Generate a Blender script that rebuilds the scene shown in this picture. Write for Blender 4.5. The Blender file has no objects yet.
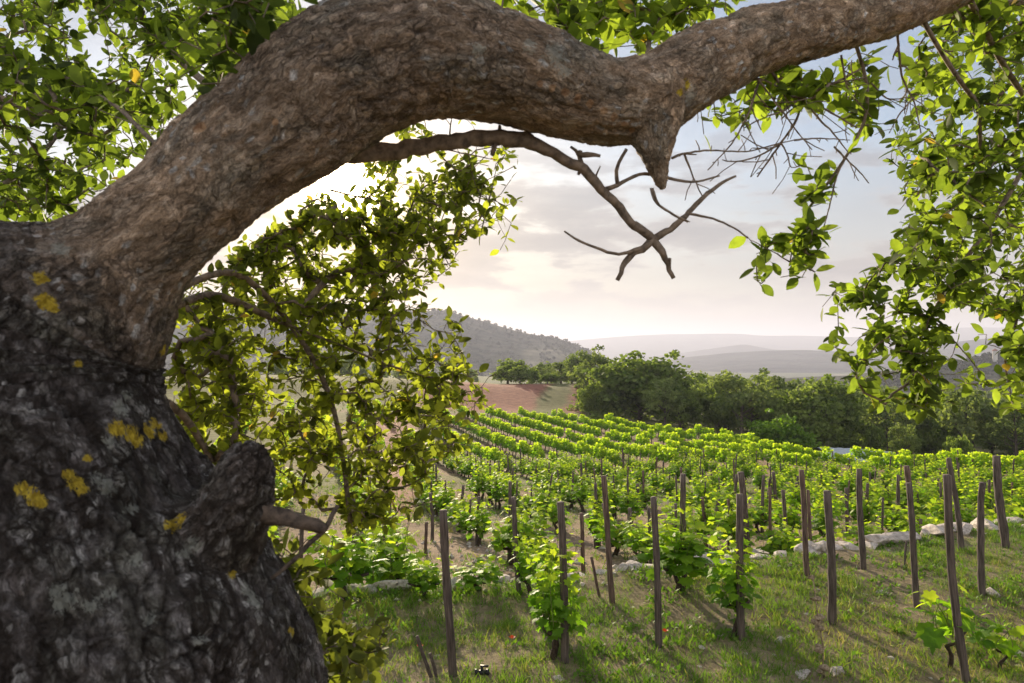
import bpy, math, random
import numpy as np
from mathutils import Vector, noise as mnoise
from mathutils.bvhtree import BVHTree
PI = math.pi
random.seed(7); rng = np.random.default_rng(7)
S = bpy.context.scene
COL = S.collection

# ------------------------------------------------------------------ camera, world, sun, exposure
F = 24 / 36 * 1024
PITCH = math.atan(8.5 / F)
cam = bpy.data.cameras.new('camera'); camo = bpy.data.objects.new('camera', cam); COL.objects.link(camo)
cam.lens = 24; cam.sensor_width = 36; cam.clip_start = 0.05; cam.clip_end = 60000
camo.location = (0, 0, 0); camo.rotation_euler = (PI / 2 + PITCH, 0, 0)
cam.dof.use_dof = True; cam.dof.focus_distance = 12; cam.dof.aperture_fstop = 10
S.camera = camo
S.render.engine = 'CYCLES'
cy = S.cycles
cy.use_denoising = True; cy.denoiser = 'OPENIMAGEDENOISE'
cy.max_bounces = 7; cy.diffuse_bounces = 3; cy.glossy_bounces = 2; cy.transmission_bounces = 5; cy.volume_bounces = 0
cy.transparent_max_bounces = 4; cy.sample_clamp_indirect = 4; cy.use_adaptive_sampling = True; cy.adaptive_threshold = 0.02
S.view_settings.view_transform = 'Standard'; S.view_settings.look = 'None'
S.view_settings.gamma = 1; S.view_settings.use_curve_mapping = False
S.view_settings.exposure = 1.4

def pix(px, py):
    x = (px - 512) / F; u = (341.5 - py) / F
    c, s = math.cos(PITCH), math.sin(PITCH)
    return Vector((x, c - s * u, s + c * u))
def P(px, py, Y):
    d = pix(px, py); return d * (Y / d.y)

SUN = pix(350, 188).normalized()
SUN_EL = math.asin(SUN.z); SUN_AZ = math.atan2(SUN.x, SUN.y)
sl = bpy.data.lights.new('sun', 'SUN'); sl.energy = 4.1; sl.angle = math.radians(0.6); sl.color = (1.0, 0.83, 0.60)
slo = bpy.data.objects.new('sun', sl); COL.objects.link(slo)
slo.rotation_euler = SUN.to_track_quat('Z', 'Y').to_euler()

W = bpy.data.worlds.new('World'); S.world = W; W.use_nodes = True
nt = W.node_tree; nt.nodes.clear()
def N(t, typ, **kw):
    n = t.nodes.new(typ)
    for k, v in kw.items():
        if k in n.inputs: n.inputs[k].default_value = v
        else: setattr(n, k, v)
    return n
def ramp(t, fac, stops, interp='LINEAR'):
    r = t.nodes.new('ShaderNodeValToRGB'); r.color_ramp.interpolation = interp
    e = r.color_ramp.elements
    while len(e) < len(stops): e.new(0.5)
    for i, (p, c) in enumerate(stops):
        e[i].position = p; e[i].color = (*c, 1) if len(c) == 3 else c
    t.links.new(fac, r.inputs[0]); return r.outputs[0]
def math_(t, op, a, b=None, clamp=False):
    m = t.nodes.new('ShaderNodeMath'); m.operation = op; m.use_clamp = clamp
    for i, v in enumerate((a, b)):
        if v is None: continue
        if isinstance(v, (int, float)): m.inputs[i].default_value = v
        else: t.links.new(v, m.inputs[i])
    return m.outputs[0]
def mix(t, fac, a, b, mode='MIX'):
    m = t.nodes.new('ShaderNodeMix'); m.data_type = 'RGBA'; m.blend_type = mode
    for i, v in ((0, fac), (6, a), (7, b)):
        if isinstance(v, (int, float)): m.inputs[i].default_value = v
        elif isinstance(v, tuple): m.inputs[i].default_value = (*v, 1)
        else: t.links.new(v, m.inputs[i])
    return m.outputs[2]

sky = N(nt, 'ShaderNodeTexSky', sky_type='NISHITA', sun_disc=False)
sky.sun_elevation = SUN_EL; sky.sun_rotation = SUN_AZ
sky.air_density = 1.0; sky.dust_density = 0.8; sky.ozone_density = 1.5; sky.altitude = 300
SKY_STR = 0.062
tc = N(nt, 'ShaderNodeTexCoord')
sep = N(nt, 'ShaderNodeSeparateXYZ'); nt.links.new(tc.outputs['Generated'], sep.inputs[0])
# cloud layers: streaky high cloud projected on a flat layer, and small cumulus low over the hills
el = math_(nt, 'ADD', math_(nt, 'MAXIMUM', sep.outputs[2], 0.0), 0.10)
cx = math_(nt, 'DIVIDE', sep.outputs[0], el); cyy = math_(nt, 'DIVIDE', sep.outputs[1], el)
cmb = N(nt, 'ShaderNodeCombineXYZ'); nt.links.new(cx, cmb.inputs[0]); nt.links.new(cyy, cmb.inputs[1])
n1 = N(nt, 'ShaderNodeTexNoise', Scale=0.75, Detail=8.0, Roughness=0.58, Distortion=0.4); nt.links.new(cmb.outputs[0], n1.inputs['Vector'])
mask1 = ramp(nt, n1.outputs[0], [(0.36, (0, 0, 0)), (0.66, (1, 1, 1))])
mp = N(nt, 'ShaderNodeMapping'); mp.inputs['Scale'].default_value = (6.5, 6.5, 24.0); mp.inputs['Location'].default_value = (0.6, 0, 0.35)
nt.links.new(tc.outputs['Generated'], mp.inputs[0])
n2 = N(nt, 'ShaderNodeTexNoise', Scale=1.0, Detail=9.0, Roughness=0.55, Distortion=0.15); nt.links.new(mp.outputs[0], n2.inputs['Vector'])
mask2 = ramp(nt, n2.outputs[0], [(0.46, (0, 0, 0)), (0.54, (1, 1, 1))])
shade2 = ramp(nt, n2.outputs[0], [(0.46, (0.27, 0.225, 0.185)), (0.515, (0.15, 0.132, 0.122)), (0.62, (0.085, 0.078, 0.078))])
band = ramp(nt, sep.outputs[2], [(0.03, (0, 0, 0)), (0.10, (0.9, 0.9, 0.9)), (0.22, (0.8, 0.8, 0.8)), (0.34, (0.15, 0.15, 0.15))])
dotn = N(nt, 'ShaderNodeVectorMath', operation='DOT_PRODUCT'); nt.links.new(tc.outputs['Generated'], dotn.inputs[0]); dotn.inputs[1].default_value = SUN
dpos = math_(nt, 'MAXIMUM', dotn.outputs['Value'], 0.0)
au1 = math_(nt, 'POWER', dpos, 1500.0); au2 = math_(nt, 'POWER', dpos, 110.0); au3 = math_(nt, 'POWER', dpos, 9.0)
skyc = mix(nt, 1.0, sky.outputs[0], (SKY_STR, SKY_STR, SKY_STR), 'MULTIPLY')
# thin high veil, warmer towards the sun, far brighter behind the camera
rear_fill = ramp(nt, math_(nt, 'ADD', math_(nt, 'MULTIPLY', sep.outputs[1], -0.5), 0.5), [(0.0, (0, 0, 0)), (0.5, (0.12, 0.12, 0.12)), (0.85, (1, 1, 1))])  # unseen sky behind the camera, brightened as added fill on front faces
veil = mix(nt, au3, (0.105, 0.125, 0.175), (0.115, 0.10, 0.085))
veil = mix(nt, rear_fill, veil, (1.9, 1.75, 1.55))
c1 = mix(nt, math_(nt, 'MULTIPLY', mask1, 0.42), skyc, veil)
hz = ramp(nt, sep.outputs[2], [(0.0, (0.92, 0.92, 0.92)), (0.10, (0.72, 0.72, 0.72)), (0.26, (0.22, 0.22, 0.22)), (0.5, (0, 0, 0))])
hcol = mix(nt, rear_fill, mix(nt, au3, (0.122, 0.106, 0.084), (0.098, 0.068, 0.030)), (1.35, 1.2, 1.05))
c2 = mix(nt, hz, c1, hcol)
c3 = mix(nt, math_(nt, 'MULTIPLY', math_(nt, 'MULTIPLY', mask2, band), 0.75), c2, shade2)
g = mix(nt, 1.0, c3, mix(nt, au2, (0, 0, 0), (0.32, 0.19, 0.06)), 'ADD')
g = mix(nt, 1.0, g, mix(nt, au1, (0, 0, 0), (14.0, 11.0, 7.0)), 'ADD')
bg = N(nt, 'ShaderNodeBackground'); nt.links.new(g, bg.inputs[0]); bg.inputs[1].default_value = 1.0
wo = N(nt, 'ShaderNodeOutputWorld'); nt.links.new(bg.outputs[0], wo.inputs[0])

# ------------------------------------------------------------------ helpers
def tag(o, label=None, cat=None, group=None, kind=None):
    if label: o['label'] = label
    if cat: o['category'] = cat
    if group: o['group'] = group
    if kind: o['kind'] = kind
    return o
def empty(name, loc=(0, 0, 0), rz=0):
    o = bpy.data.objects.new(name, None); o.empty_display_size = 0.1
    o.location = loc; o.rotation_euler = (0, 0, rz); COL.objects.link(o); return o
def copy_tree(o, parent=None):
    c = o.copy(); COL.objects.link(c); c.parent = parent
    for ch in o.children: copy_tree(ch, c)
    return c
def mesh_np(name, V, loops, sizes, mat, parent=None, attrs=None, smooth=True):
    me = bpy.data.meshes.new(name)
    V = np.asarray(V, dtype=np.float32); loops = np.asarray(loops, dtype=np.int32); sizes = np.asarray(sizes, dtype=np.int32)
    me.vertices.add(len(V)); me.vertices.foreach_set('co', V.ravel())
    me.loops.add(len(loops)); me.loops.foreach_set('vertex_index', loops)
    me.polygons.add(len(sizes)); st = np.zeros(len(sizes), dtype=np.int32); st[1:] = np.cumsum(sizes)[:-1]
    me.polygons.foreach_set('loop_start', st)
    me.polygons.foreach_set('use_smooth', np.full(len(sizes), smooth))
    me.update(calc_edges=True); me.validate()
    for k, v in (attrs or {}).items():
        v = np.asarray(v, dtype=np.float32)
        if v.ndim == 1:
            a = me.attributes.new(k, 'FLOAT', 'POINT'); a.data.foreach_set('value', v)
        else:
            a = me.attributes.new(k, 'FLOAT_VECTOR', 'POINT'); a.data.foreach_set('vector', v.ravel())
    if mat: me.materials.append(mat)
    o = bpy.data.objects.new(name, me); COL.objects.link(o)
    if parent: o.parent = parent
    return o
class MB:
    def __init__(s): s.V = []; s.L = []; s.Z = []; s.T = []; s.n = 0
    def add(s, V, faces, tint=0.0):
        s.V.append(np.asarray(V, dtype=np.float32)); s.T.append(np.full(len(V), tint, dtype=np.float32))
        for f in faces: s.L.extend(i + s.n for i in f); s.Z.append(len(f))
        s.n += len(V)
    def tube(s, pts, rad, sides=6, tint=0.0, cap=True, rough=0.0):
        pts = np.asarray([tuple(p) for p in pts], float); n = len(pts)
        if n < 2: return
        tg = np.gradient(pts, axis=0); tg /= np.linalg.norm(tg, axis=1)[:, None] + 1e-9
        up = np.array([0.13, 0.31, 0.94]) if abs(tg[0][2]) < 0.9 else np.array([1.0, 0.1, 0])
        V = []
        nrm = up
        ang = np.linspace(0, 2 * PI, sides, endpoint=False)
        for i in range(n):
            nrm = nrm - tg[i] * nrm.dot(tg[i]); nrm /= np.linalg.norm(nrm) + 1e-9
            b = np.cross(tg[i], nrm)
            r = rad[i] * (1 + rough * rng.uniform(-1, 1, sides))
            V.append(pts[i] + (np.cos(ang) * r)[:, None] * nrm + (np.sin(ang) * r)[:, None] * b)
        V = np.concatenate(V)
        Fc = [(i * sides + k, i * sides + (k + 1) % sides, (i + 1) * sides + (k + 1) % sides, (i + 1) * sides + k) for i in range(n - 1) for k in range(sides)]
        if cap:
            Fc.append(tuple(range(sides - 1, -1, -1))); Fc.append(tuple((n - 1) * sides + k for k in range(sides)))
        s.add(V, Fc, tint)
    def build(s, name, mat, parent=None, smooth=True):
        return mesh_np(name, np.concatenate(s.V), s.L, s.Z, mat, parent, {'tint': np.concatenate(s.T)}, smooth)
def inst(tv, tf, pos, dirs, nrms, scale, tint):
    """many copies of one small leaf-like template -> arrays"""
    pos = np.asarray(pos, float); d = np.asarray(dirs, float); n = np.asarray(nrms, float)
    d /= np.linalg.norm(d, axis=1)[:, None] + 1e-9
    n = n - d * (n * d).sum(1)[:, None]; ln = np.linalg.norm(n, axis=1)[:, None]
    n = np.where(ln < 1e-3, np.array([0, 0, 1.0]), n / (ln + 1e-9))
    b = np.cross(d, n); M = np.stack([b, d, n], axis=2)
    V = np.einsum('nij,vj->nvi', M, tv) * np.asarray(scale)[:, None, None] + pos[:, None, :]
    k = len(tv); fl = np.concatenate([np.array(f) for f in tf]); sz = np.array([len(f) for f in tf])
    L = (fl[None] + (np.arange(len(pos)) * k)[:, None]).ravel()
    return V.reshape(-1, 3), L, np.tile(sz, len(pos)), np.repeat(np.asarray(tint, float), k)
def join_np(parts):
    V, L, Z, T = [], [], [], []; n = 0
    for v, l, z, t in parts:
        V.append(v); L.append(l + n); Z.append(z); T.append(t); n += len(v)
    return np.concatenate(V), np.concatenate(L), np.concatenate(Z), np.concatenate(T)

# numpy noise
def _h(ix, iy, iz, seed):
    h = (ix * 374761393 + iy * 668265263 + iz * 2147483647 + seed * 974634777) & 0xffffffff
    h = ((h ^ (h >> 13)) * 1274126177) & 0xffffffff
    h = ((h ^ (h >> 16)) * 2246822519) & 0xffffffff
    return ((h ^ (h >> 15)) & 0xffffff) / float(0xffffff)
def vnoise(p, seed=0):
    p = np.asarray(p, float); i = np.floor(p).astype(np.int64); f = p - i; f = f * f * (3 - 2 * f)
    r = 0
    for a in (0, 1):
        for b in (0, 1):
            for c in (0, 1):
                w = (f[:, 0] if a else 1 - f[:, 0]) * (f[:, 1] if b else 1 - f[:, 1]) * (f[:, 2] if c else 1 - f[:, 2])
                r = r + w * _h(i[:, 0] + a, i[:, 1] + b, i[:, 2] + c, seed)
    return r * 2 - 1
def fbm(p, oct=4, seed=0, rough=0.5):
    r = 0; a = 1; tot = 0; p = np.asarray(p, float)
    for k in range(oct):
        r = r + a * vnoise(p * 2 ** k, seed + k * 17); tot += a; a *= rough
    return r / tot
def voro(p, seed=0):
    i = np.floor(p).astype(np.int64)
    f1 = np.full(len(p), 9.0); f2 = np.full(len(p), 9.0); idv = np.zeros(len(p))
    for a in (-1, 0, 1):
        for b in (-1, 0, 1):
            for c in (-1, 0, 1):
                x, y, z = i[:, 0] + a, i[:, 1] + b, i[:, 2] + c
                q = np.stack([x + _h(x, y, z, seed), y + _h(x, y, z, seed + 5), z + _h(x, y, z, seed + 9)], 1)
                d = np.linalg.norm(q - p, axis=1)
                m = d < f1
                f2 = np.where(m, f1, np.minimum(f2, d)); idv = np.where(m, _h(x, y, z, seed + 3), idv); f1 = np.where(m, d, f1)
    return f1, f2, idv
def noise2(x, y, sc, seed=0, oct=3):
    x = np.atleast_1d(np.asarray(x, float)); y = np.atleast_1d(np.asarray(y, float))
    return fbm(np.stack([x * sc, y * sc, np.zeros_like(x) + 0.37], 1), oct, seed)
def sst(a, b, x):
    t = np.clip((x - a) / (b - a), 0, 1); return t * t * (3 - 2 * t)

# ------------------------------------------------------------------ materials
def newmat(name):
    m = bpy.data.materials.new(name); m.use_nodes = True; m.node_tree.nodes.clear()
    return m, m.node_tree
def finish(t, sh):
    o = N(t, 'ShaderNodeOutputMaterial'); t.links.new(sh, o.inputs[0])
def attr(t, name):
    return N(t, 'ShaderNodeAttribute', attribute_name=name)
def leaf_mat(name, stops, transl=0.5, rough=0.45, tcol=1.6, hue=0.0, spec=0.35, nscale=9.0):
    m, t = newmat(name)
    a = attr(t, 'tint'); col = ramp(t, a.outputs['Fac'], stops)
    geo = N(t, 'ShaderNodeNewGeometry')
    no = N(t, 'ShaderNodeTexNoise', Scale=nscale, Detail=3.0); t.links.new(geo.outputs['Position'], no.inputs['Vector'])
    col = mix(t, 0.35, col, mix(t, 1.0, col, ramp(t, no.outputs[0], [(0.35, (0.45, 0.45, 0.45)), (0.65, (1.35, 1.3, 1.1))]), 'MULTIPLY'))
    p = N(t, 'ShaderNodeBsdfPrincipled', Roughness=rough); p.inputs['Specular IOR Level'].default_value = spec
    t.links.new(col, p.inputs['Base Color'])
    tr = N(t, 'ShaderNodeBsdfTranslucent')
    t.links.new(mix(t, 1.0, col, (tcol * 0.95, tcol, tcol * 0.42), 'MULTIPLY'), tr.inputs[0])
    mx = N(t, 'ShaderNodeMixShader'); mx.inputs[0].default_value = transl
    t.links.new(p.outputs[0], mx.inputs[1]); t.links.new(tr.outputs[0], mx.inputs[2])
    finish(t, mx.outputs[0]); return m
M = {}
M['oak_leaf'] = leaf_mat('oak_leaf', [(0, (0.045, 0.065, 0.022)), (0.45, (0.11, 0.155, 0.03)), (0.93, (0.24, 0.31, 0.05)), (1, (0.34, 0.24, 0.06))], 0.56, 0.6, 2.2, spec=0.15, nscale=45)
M['olive_leaf'] = leaf_mat('olive_oak_leaf', [(0, (0.08, 0.085, 0.02)), (0.5, (0.13, 0.155, 0.035)), (1, (0.22, 0.26, 0.05))], 0.5, 0.6, 1.7, spec=0.15, nscale=45)
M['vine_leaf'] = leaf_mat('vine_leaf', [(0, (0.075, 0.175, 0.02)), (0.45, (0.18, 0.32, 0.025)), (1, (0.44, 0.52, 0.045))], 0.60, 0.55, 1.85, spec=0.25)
M['tree_leaf'] = leaf_mat('tree_leaf', [(0, (0.085, 0.13, 0.035)), (1, (0.24, 0.30, 0.085))], 0.5, 0.7, 1.7, spec=0.1, nscale=0.9)
M['pine_leaf'] = leaf_mat('pine_leaf', [(0, (0.095, 0.14, 0.055)), (1, (0.26, 0.31, 0.12))], 0.48, 0.7, 1.6, spec=0.1, nscale=0.9)
M['far_leaf'] = leaf_mat('far_leaf', [(0, (0.03, 0.04, 0.02)), (1, (0.075, 0.085, 0.042))], 0.1, 0.8, 1.2, spec=0.05, nscale=0.3)
M['mid_leaf'] = leaf_mat('mid_leaf', [(0, (0.055, 0.065, 0.02)), (0.45, (0.14, 0.165, 0.03)), (0.93, (0.28, 0.31, 0.05)), (1, (0.36, 0.24, 0.06))], 0.58, 0.6, 2.5, spec=0.15, nscale=45)
M['grey_leaf'] = leaf_mat('grey_leaf', [(0, (0.13, 0.125, 0.12)), (1, (0.27, 0.26, 0.26))], 0.15, 0.8, 1.0, spec=0.1, nscale=0.9)
M['bush_leaf'] = leaf_mat('bush_leaf', [(0, (0.05, 0.12, 0.015)), (1, (0.17, 0.28, 0.03))], 0.4, 0.6, 1.6, spec=0.1, nscale=2)
M['grass'] = leaf_mat('grass', [(0, (0.09, 0.19, 0.022)), (0.5, (0.19, 0.29, 0.045)), (0.72, (0.28, 0.27, 0.09)), (1, (0.37, 0.32, 0.18))], 0.4, 0.6, 1.5, spec=0.2)
def simple(name, col, rough=0.8, col2=None, scale=8, bump=0.0, stretch=(1, 1, 1), detail=5, spec=0.3):
    m, t = newmat(name)
    tcn = N(t, 'ShaderNodeTexCoord'); mp = N(t, 'ShaderNodeMapping'); mp.inputs['Scale'].default_value = stretch
    t.links.new(tcn.outputs['Object'], mp.inputs[0])
    no = N(t, 'ShaderNodeTexNoise', Scale=scale, Detail=float(detail), Roughness=0.6); t.links.new(mp.outputs[0], no.inputs['Vector'])
    c2 = col2 or tuple(c * 0.5 for c in col)
    c = ramp(t, no.outputs[0], [(0.35, c2), (0.62, col)])
    p = N(t, 'ShaderNodeBsdfPrincipled', Roughness=rough); p.inputs['Specular IOR Level'].default_value = spec
    t.links.new(c, p.inputs['Base Color'])
    if bump:
        b = N(t, 'ShaderNodeBump', Strength=1.0, Distance=bump); t.links.new(no.outputs[0], b.inputs['Height']); t.links.new(b.outputs[0], p.inputs['Normal'])
    finish(t, p.outputs[0]); return m
M['stake'] = simple('stake_wood', (0.14, 0.11, 0.095), 0.9, (0.045, 0.035, 0.03), 30, 0.006, (2.2, 2.2, 0.16), 6)
M['stake_red'] = simple('stake_wood_reddish', (0.17, 0.115, 0.09), 0.9, (0.055, 0.035, 0.03), 30, 0.006, (2.2, 2.2, 0.16), 6)
M['vine_wood'] = simple('vine_wood', (0.085, 0.06, 0.045), 0.95, (0.03, 0.02, 0.015), 40, 0.006)
M['twig'] = simple('twig_bark', (0.24, 0.185, 0.14), 0.85, (0.09, 0.07, 0.055), 55, 0.004)
M['tree_trunk'] = simple('tree_trunk', (0.14, 0.11, 0.09), 0.9, None, 6, 0.02)
M['stone'] = simple('pale_stone', (0.60, 0.53, 0.47), 0.9, (0.30, 0.26, 0.22), 7, 0.015, detail=8)
M['shoot'] = simple('green_shoot', (0.20, 0.24, 0.06), 0.6)
M['poppy'] = leaf_mat('poppy_petal', [(0, (0.65, 0.06, 0.02)), (1, (0.75, 0.10, 0.03))], 0.4, 0.6, 1.0)
M['dry'] = simple('dry_stalk', (0.34, 0.27, 0.18), 0.9, (0.12, 0.085, 0.055), 40, 0.002)
M['black'] = simple('black_plastic', (0.02, 0.02, 0.022), 0.45, (0.012, 0.012, 0.013), 5)
M['wall_pale'] = simple('pale_wall', (0.6, 0.57, 0.52), 0.9, (0.45, 0.42, 0.38), 2)
M['roof_tile'] = simple('roof_tile', (0.35, 0.15, 0.09), 0.9, None, 2)
M['window_dark'] = simple('window_dark', (0.04, 0.045, 0.05), 0.2)
M['blue_sheet'] = simple('blue_sheet', (0.50, 0.54, 0.56), 0.6, (0.40, 0.45, 0.48), 3)
M['metal'] = simple('grey_metal', (0.4, 0.4, 0.4), 0.5)

# ------------------------------------------------------------------ terrain
WALL = np.array([(-30.0, 6.0), (-5.0, 7.6), (-1.3, 8.05), (1.1, 8.6), (3.4, 9.3), (4.85, 9.8), (8.0, 11.2), (14.0, 14.3), (40.0, 29.0)])
def wall_y(x): return np.interp(x, WALL[:, 0], WALL[:, 1])
EA = np.array([-2.0, -0.5, -0.064, 0.09, 0.20, 0.333, 0.43, 0.60, 0.80, 1.3])
EY = np.array([60.0, 70, 77, 71, 62, 53, 43, 39, 38, 36.0])
def edge_y(x, y): return np.interp(x / np.maximum(y, 1e-3), EA, EY)
def H(x, y):
    x = np.atleast_1d(np.asarray(x, float)); y = np.atleast_1d(np.asarray(y, float))
    r = np.hypot(x, y)
    s = (y - wall_y(x)) * 0.92
    zt = -2.8 + 1.1 * sst(5.0, 1.2, np.maximum(y, 0) + 0.25 * np.maximum(x, 0)) + 0.0 * x
    zt = zt + 0.07 * noise2(x, y, 0.7, 3) + 0.022 * noise2(x, y, 4.0, 5)
    zf = np.interp(y, [-50, 8, 12, 17, 25, 35, 45, 62, 90], [-3.0, -3.3, -3.75, -4.4, -5.35, -6.4, -7.0, -7.2, -7.25])
    zf = zf + 0.05 * np.clip(-x - 2, 0, 30) + 0.10 * noise2(x, y, 0.25, 8) + 0.03 * noise2(x, y, 2.5, 9)
    z = zt + (zf - zt) * sst(-0.05, 0.35, s)
    z = np.where(y < 0, -1.7 + 0.05 * noise2(x, y, 0.7, 3), z)
    a = x / np.maximum(y, 1e-3)
    e = np.clip(y - np.interp(a, EA, EY), 0, None) * (y > 0)
    k = np.interp(a, [0.09, 0.3, 0.6], [0.085, 0.12, 0.165])
    w = sst(0.125, 0.095, a)
    drop = k * 95 * (1 - np.exp(-e / 95))
    bank = 1.9 * sst(80, 101, y) - 0.05 * np.clip(y - 106, 0, 120)
    z = z + np.where(e > 0, -drop * (1 - w) + bank * w, 0) + 0.5 * noise2(x, y, 0.03, 21) * sst(2, 30, e)
    far = sst(140, 1500, r)
    z = z * (1 - far) + (-62 + 5 * noise2(x, y, 0.002, 31)) * far
    return z
def Hs(x, y): return float(H(x, y)[0])
def hit(px, py, y0=3.0, y1=400):
    d = pix(px, py); ys = np.linspace(y0, y1, 6000) if y1 > 60 else np.linspace(y0, y1, 2500)
    g = H(ys * d.x / d.y, ys) - ys * d.z / d.y
    i = np.argmax(g > 0); Y = ys[i]
    return Vector((Y * d.x / d.y, Y, Y * d.z / d.y))

radii = np.concatenate([[0.0, 0.3, 0.8, 1.4, 2, 2.6, 3.2, 3.8, 4.4], np.arange(4.9, 16, 0.085), np.geomspace(16, 20000, 300)])
angs = np.concatenate([np.radians(np.arange(-62, 62, 0.3)), np.radians(np.arange(62, 298, 4.0))])
A, R = np.meshgrid(angs, radii); X = (np.sin(A) * R).ravel(); Y = (np.cos(A) * R).ravel()
Z = H(X, Y)
nr, na = len(radii), len(angs)
ii, jj = np.meshgrid(np.arange(nr - 1), np.arange(na), indexing='ij')
q = np.stack([ii * na + jj, ii * na + (jj + 1) % na, (ii + 1) * na + (jj + 1) % na, (ii + 1) * na + jj], -1).reshape(-1, 4)[:, ::-1]
# zones -> base colour
s_ = Y - wall_y(X); a_ = X / np.maximum(Y, 1e-3); e_ = Y - np.interp(a_, EA, EY)
ca = np.zeros((len(X), 3)) + (0.25, 0.205, 0.13)
def blend(c, w):
    global ca
    w = np.asarray(w)[:, None]; ca = ca * (1 - w) + np.array(c) * w
blend((0.29, 0.215, 0.155), sst(0, 0.6, s_) * (Y > 0))
blend((0.27, 0.19, 0.13), sst(14, 26, Y) * (s_ > 0))
blend((0.12, 0.155, 0.05), 0.7 * sst(-0.1, 0.25, noise2(X, Y, 0.16, 40)) * sst(14, 26, Y))
blend((0.16, 0.16, 0.07), sst(-3, 1, e_) * (Y > 0))
red = sst(77, 80, Y) * sst(106, 102, Y + 3 * noise2(X, Y, 0.1, 4)) * sst(0.105, 0.098, a_) * sst(-0.16, -0.12, a_)
red = red * (1 - sst(0.035, 0.05, a_ + 0.022 * noise2(X, Y, 0.12, 8) - 0.002 * (Y - 92)) * sst(0.090, 0.072, a_ + 0.02 * noise2(X, Y, 0.15, 9) - 0.001 * (Y - 92)))
blend((0.30, 0.14, 0.10), red)
blend((0.34, 0.19, 0.14), sst(-0.21, -0.19, a_) * sst(-0.13, -0.15, a_) * sst(16, 20, Y) * sst(75, 70, Y))
blend((0.10, 0.12, 0.06), sst(120, 200, R.ravel()))
ptc = noise2(X, Y, 0.006, 77, 2)
blend((0.34, 0.30, 0.22), sst(0.15, 0.3, ptc) * sst(900, 1300, R.ravel()) * 0.8)
m, t = newmat('ground')
a = attr(t, 'gcol'); geo = N(t, 'ShaderNodeNewGeometry')
n1 = N(t, 'ShaderNodeTexNoise', Scale=1.3, Detail=9.0, Roughness=0.65); t.links.new(geo.outputs['Position'], n1.inputs['Vector'])
n2 = N(t, 'ShaderNodeTexNoise', Scale=14.0, Detail=8.0, Roughness=0.7); t.links.new(geo.outputs['Position'], n2.inputs['Vector'])
c = mix(t, 1.0, a.outputs['Vector'], ramp(t, n1.outputs[0], [(0.3, (0.62, 0.60, 0.58)), (0.7, (1.35, 1.35, 1.3))]), 'MULTIPLY')
c = mix(t, 1.0, c, ramp(t, n2.outputs[0], [(0.3, (0.55, 0.55, 0.55)), (0.7, (1.4, 1.38, 1.35))]), 'MULTIPLY')
pz = N(t, 'ShaderNodeBsdfPrincipled', Roughness=0.95); pz.inputs['Specular IOR Level'].default_value = 0.1
t.links.new(c, pz.inputs['Base Color'])
b = N(t, 'ShaderNodeBump', Strength=0.9, Distance=0.05); t.links.new(n2.outputs[0], b.inputs['Height']); t.links.new(b.outputs[0], pz.inputs['Normal'])
finish(t, pz.outputs[0]); M['ground'] = m
tag(mesh_np('ground', np.stack([X, Y, Z], 1), q.ravel(), np.full(len(q), 4), m, None, {'gcol': ca}), kind='structure')

# hills
def hillmat(name, c1, c2, sc):
    m, t = newmat(name); geo = N(t, 'ShaderNodeNewGeometry')
    n1 = N(t, 'ShaderNodeTexNoise', Scale=sc, Detail=8.0, Roughness=0.65); t.links.new(geo.outputs['Position'], n1.inputs['Vector'])
    c = ramp(t, n1.outputs[0], [(0.38, c1), (0.62, c2)])
    p = N(t, 'ShaderNodeBsdfPrincipled', Roughness=0.95); p.inputs['Specular IOR Level'].default_value = 0.05
    t.links.new(c, p.inputs['Base Color'])
    b = N(t, 'ShaderNodeBump', Strength=1.0, Distance=0.6 / sc); t.links.new(n1.outputs[0], b.inputs['Height']); t.links.new(b.outputs[0], p.inputs['Normal'])
    finish(t, p.outputs[0]); return m
hm_near = hillmat('hill_forest', (0.03, 0.04, 0.018), (0.10, 0.10, 0.055), 0.03)
hm_far = hillmat('hill_far', (0.025, 0.035, 0.035), (0.07, 0.08, 0.07), 0.006)
HILLS = {}
def ridge(pts, Yc, base, front, back, mat, rough, seed, nx=320):
    pts = np.array(pts, float); px = np.linspace(pts[0, 0], pts[-1, 0], nx)
    py = np.interp(px, pts[:, 0], pts[:, 1])
    k = np.hanning(9); k /= k.sum(); py = np.convolve(np.pad(py, 4, 'edge'), k, 'valid')
    x = np.array([P(a, 350, Yc).x for a in px]); zc = np.array([P(a, b, Yc).z for a, b in zip(px, py)])
    tt = np.concatenate([np.linspace(0, 1, 36), np.linspace(1, 2, 14)[1:]])
    Xg, Tg = np.meshgrid(x, tt); Zc = np.tile(zc, (len(tt), 1))
    f = np.where(Tg < 1, Tg, 2 - Tg); prof = f ** 0.85 * (1 - 0.15 * np.sin(f * PI))
    Yg = np.where(Tg < 1, Yc - front * (1 - Tg), Yc + back * (Tg - 1))
    nz = noise2(Xg.ravel(), Yg.ravel(), 3.2 / front, seed, 5).reshape(Xg.shape)
    Zg = base + (Zc - base) * prof + nz * rough * np.clip(f * 3, 0, 1) * np.where(np.abs(Tg - 1) < 0.12, 0.35, 1)
    edge = np.clip(np.minimum(np.arange(nx), nx - 1 - np.arange(nx)) / 12.0, 0, 1); Zg = base - 15 + (Zg - base + 15) * edge
    ii, jj = np.meshgrid(np.arange(len(tt) - 1), np.arange(nx - 1), indexing='ij')
    q = np.stack([ii * nx + jj, ii * nx + jj + 1, (ii + 1) * nx + jj + 1, (ii + 1) * nx + jj], -1).reshape(-1, 4)
    tag(mesh_np('hills', np.stack([Xg.ravel(), Yg.ravel(), Zg.ravel()], 1), q.ravel(), np.full(len(q), 4), mat), kind='structure')
    return Xg, Yg, Zg
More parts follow.
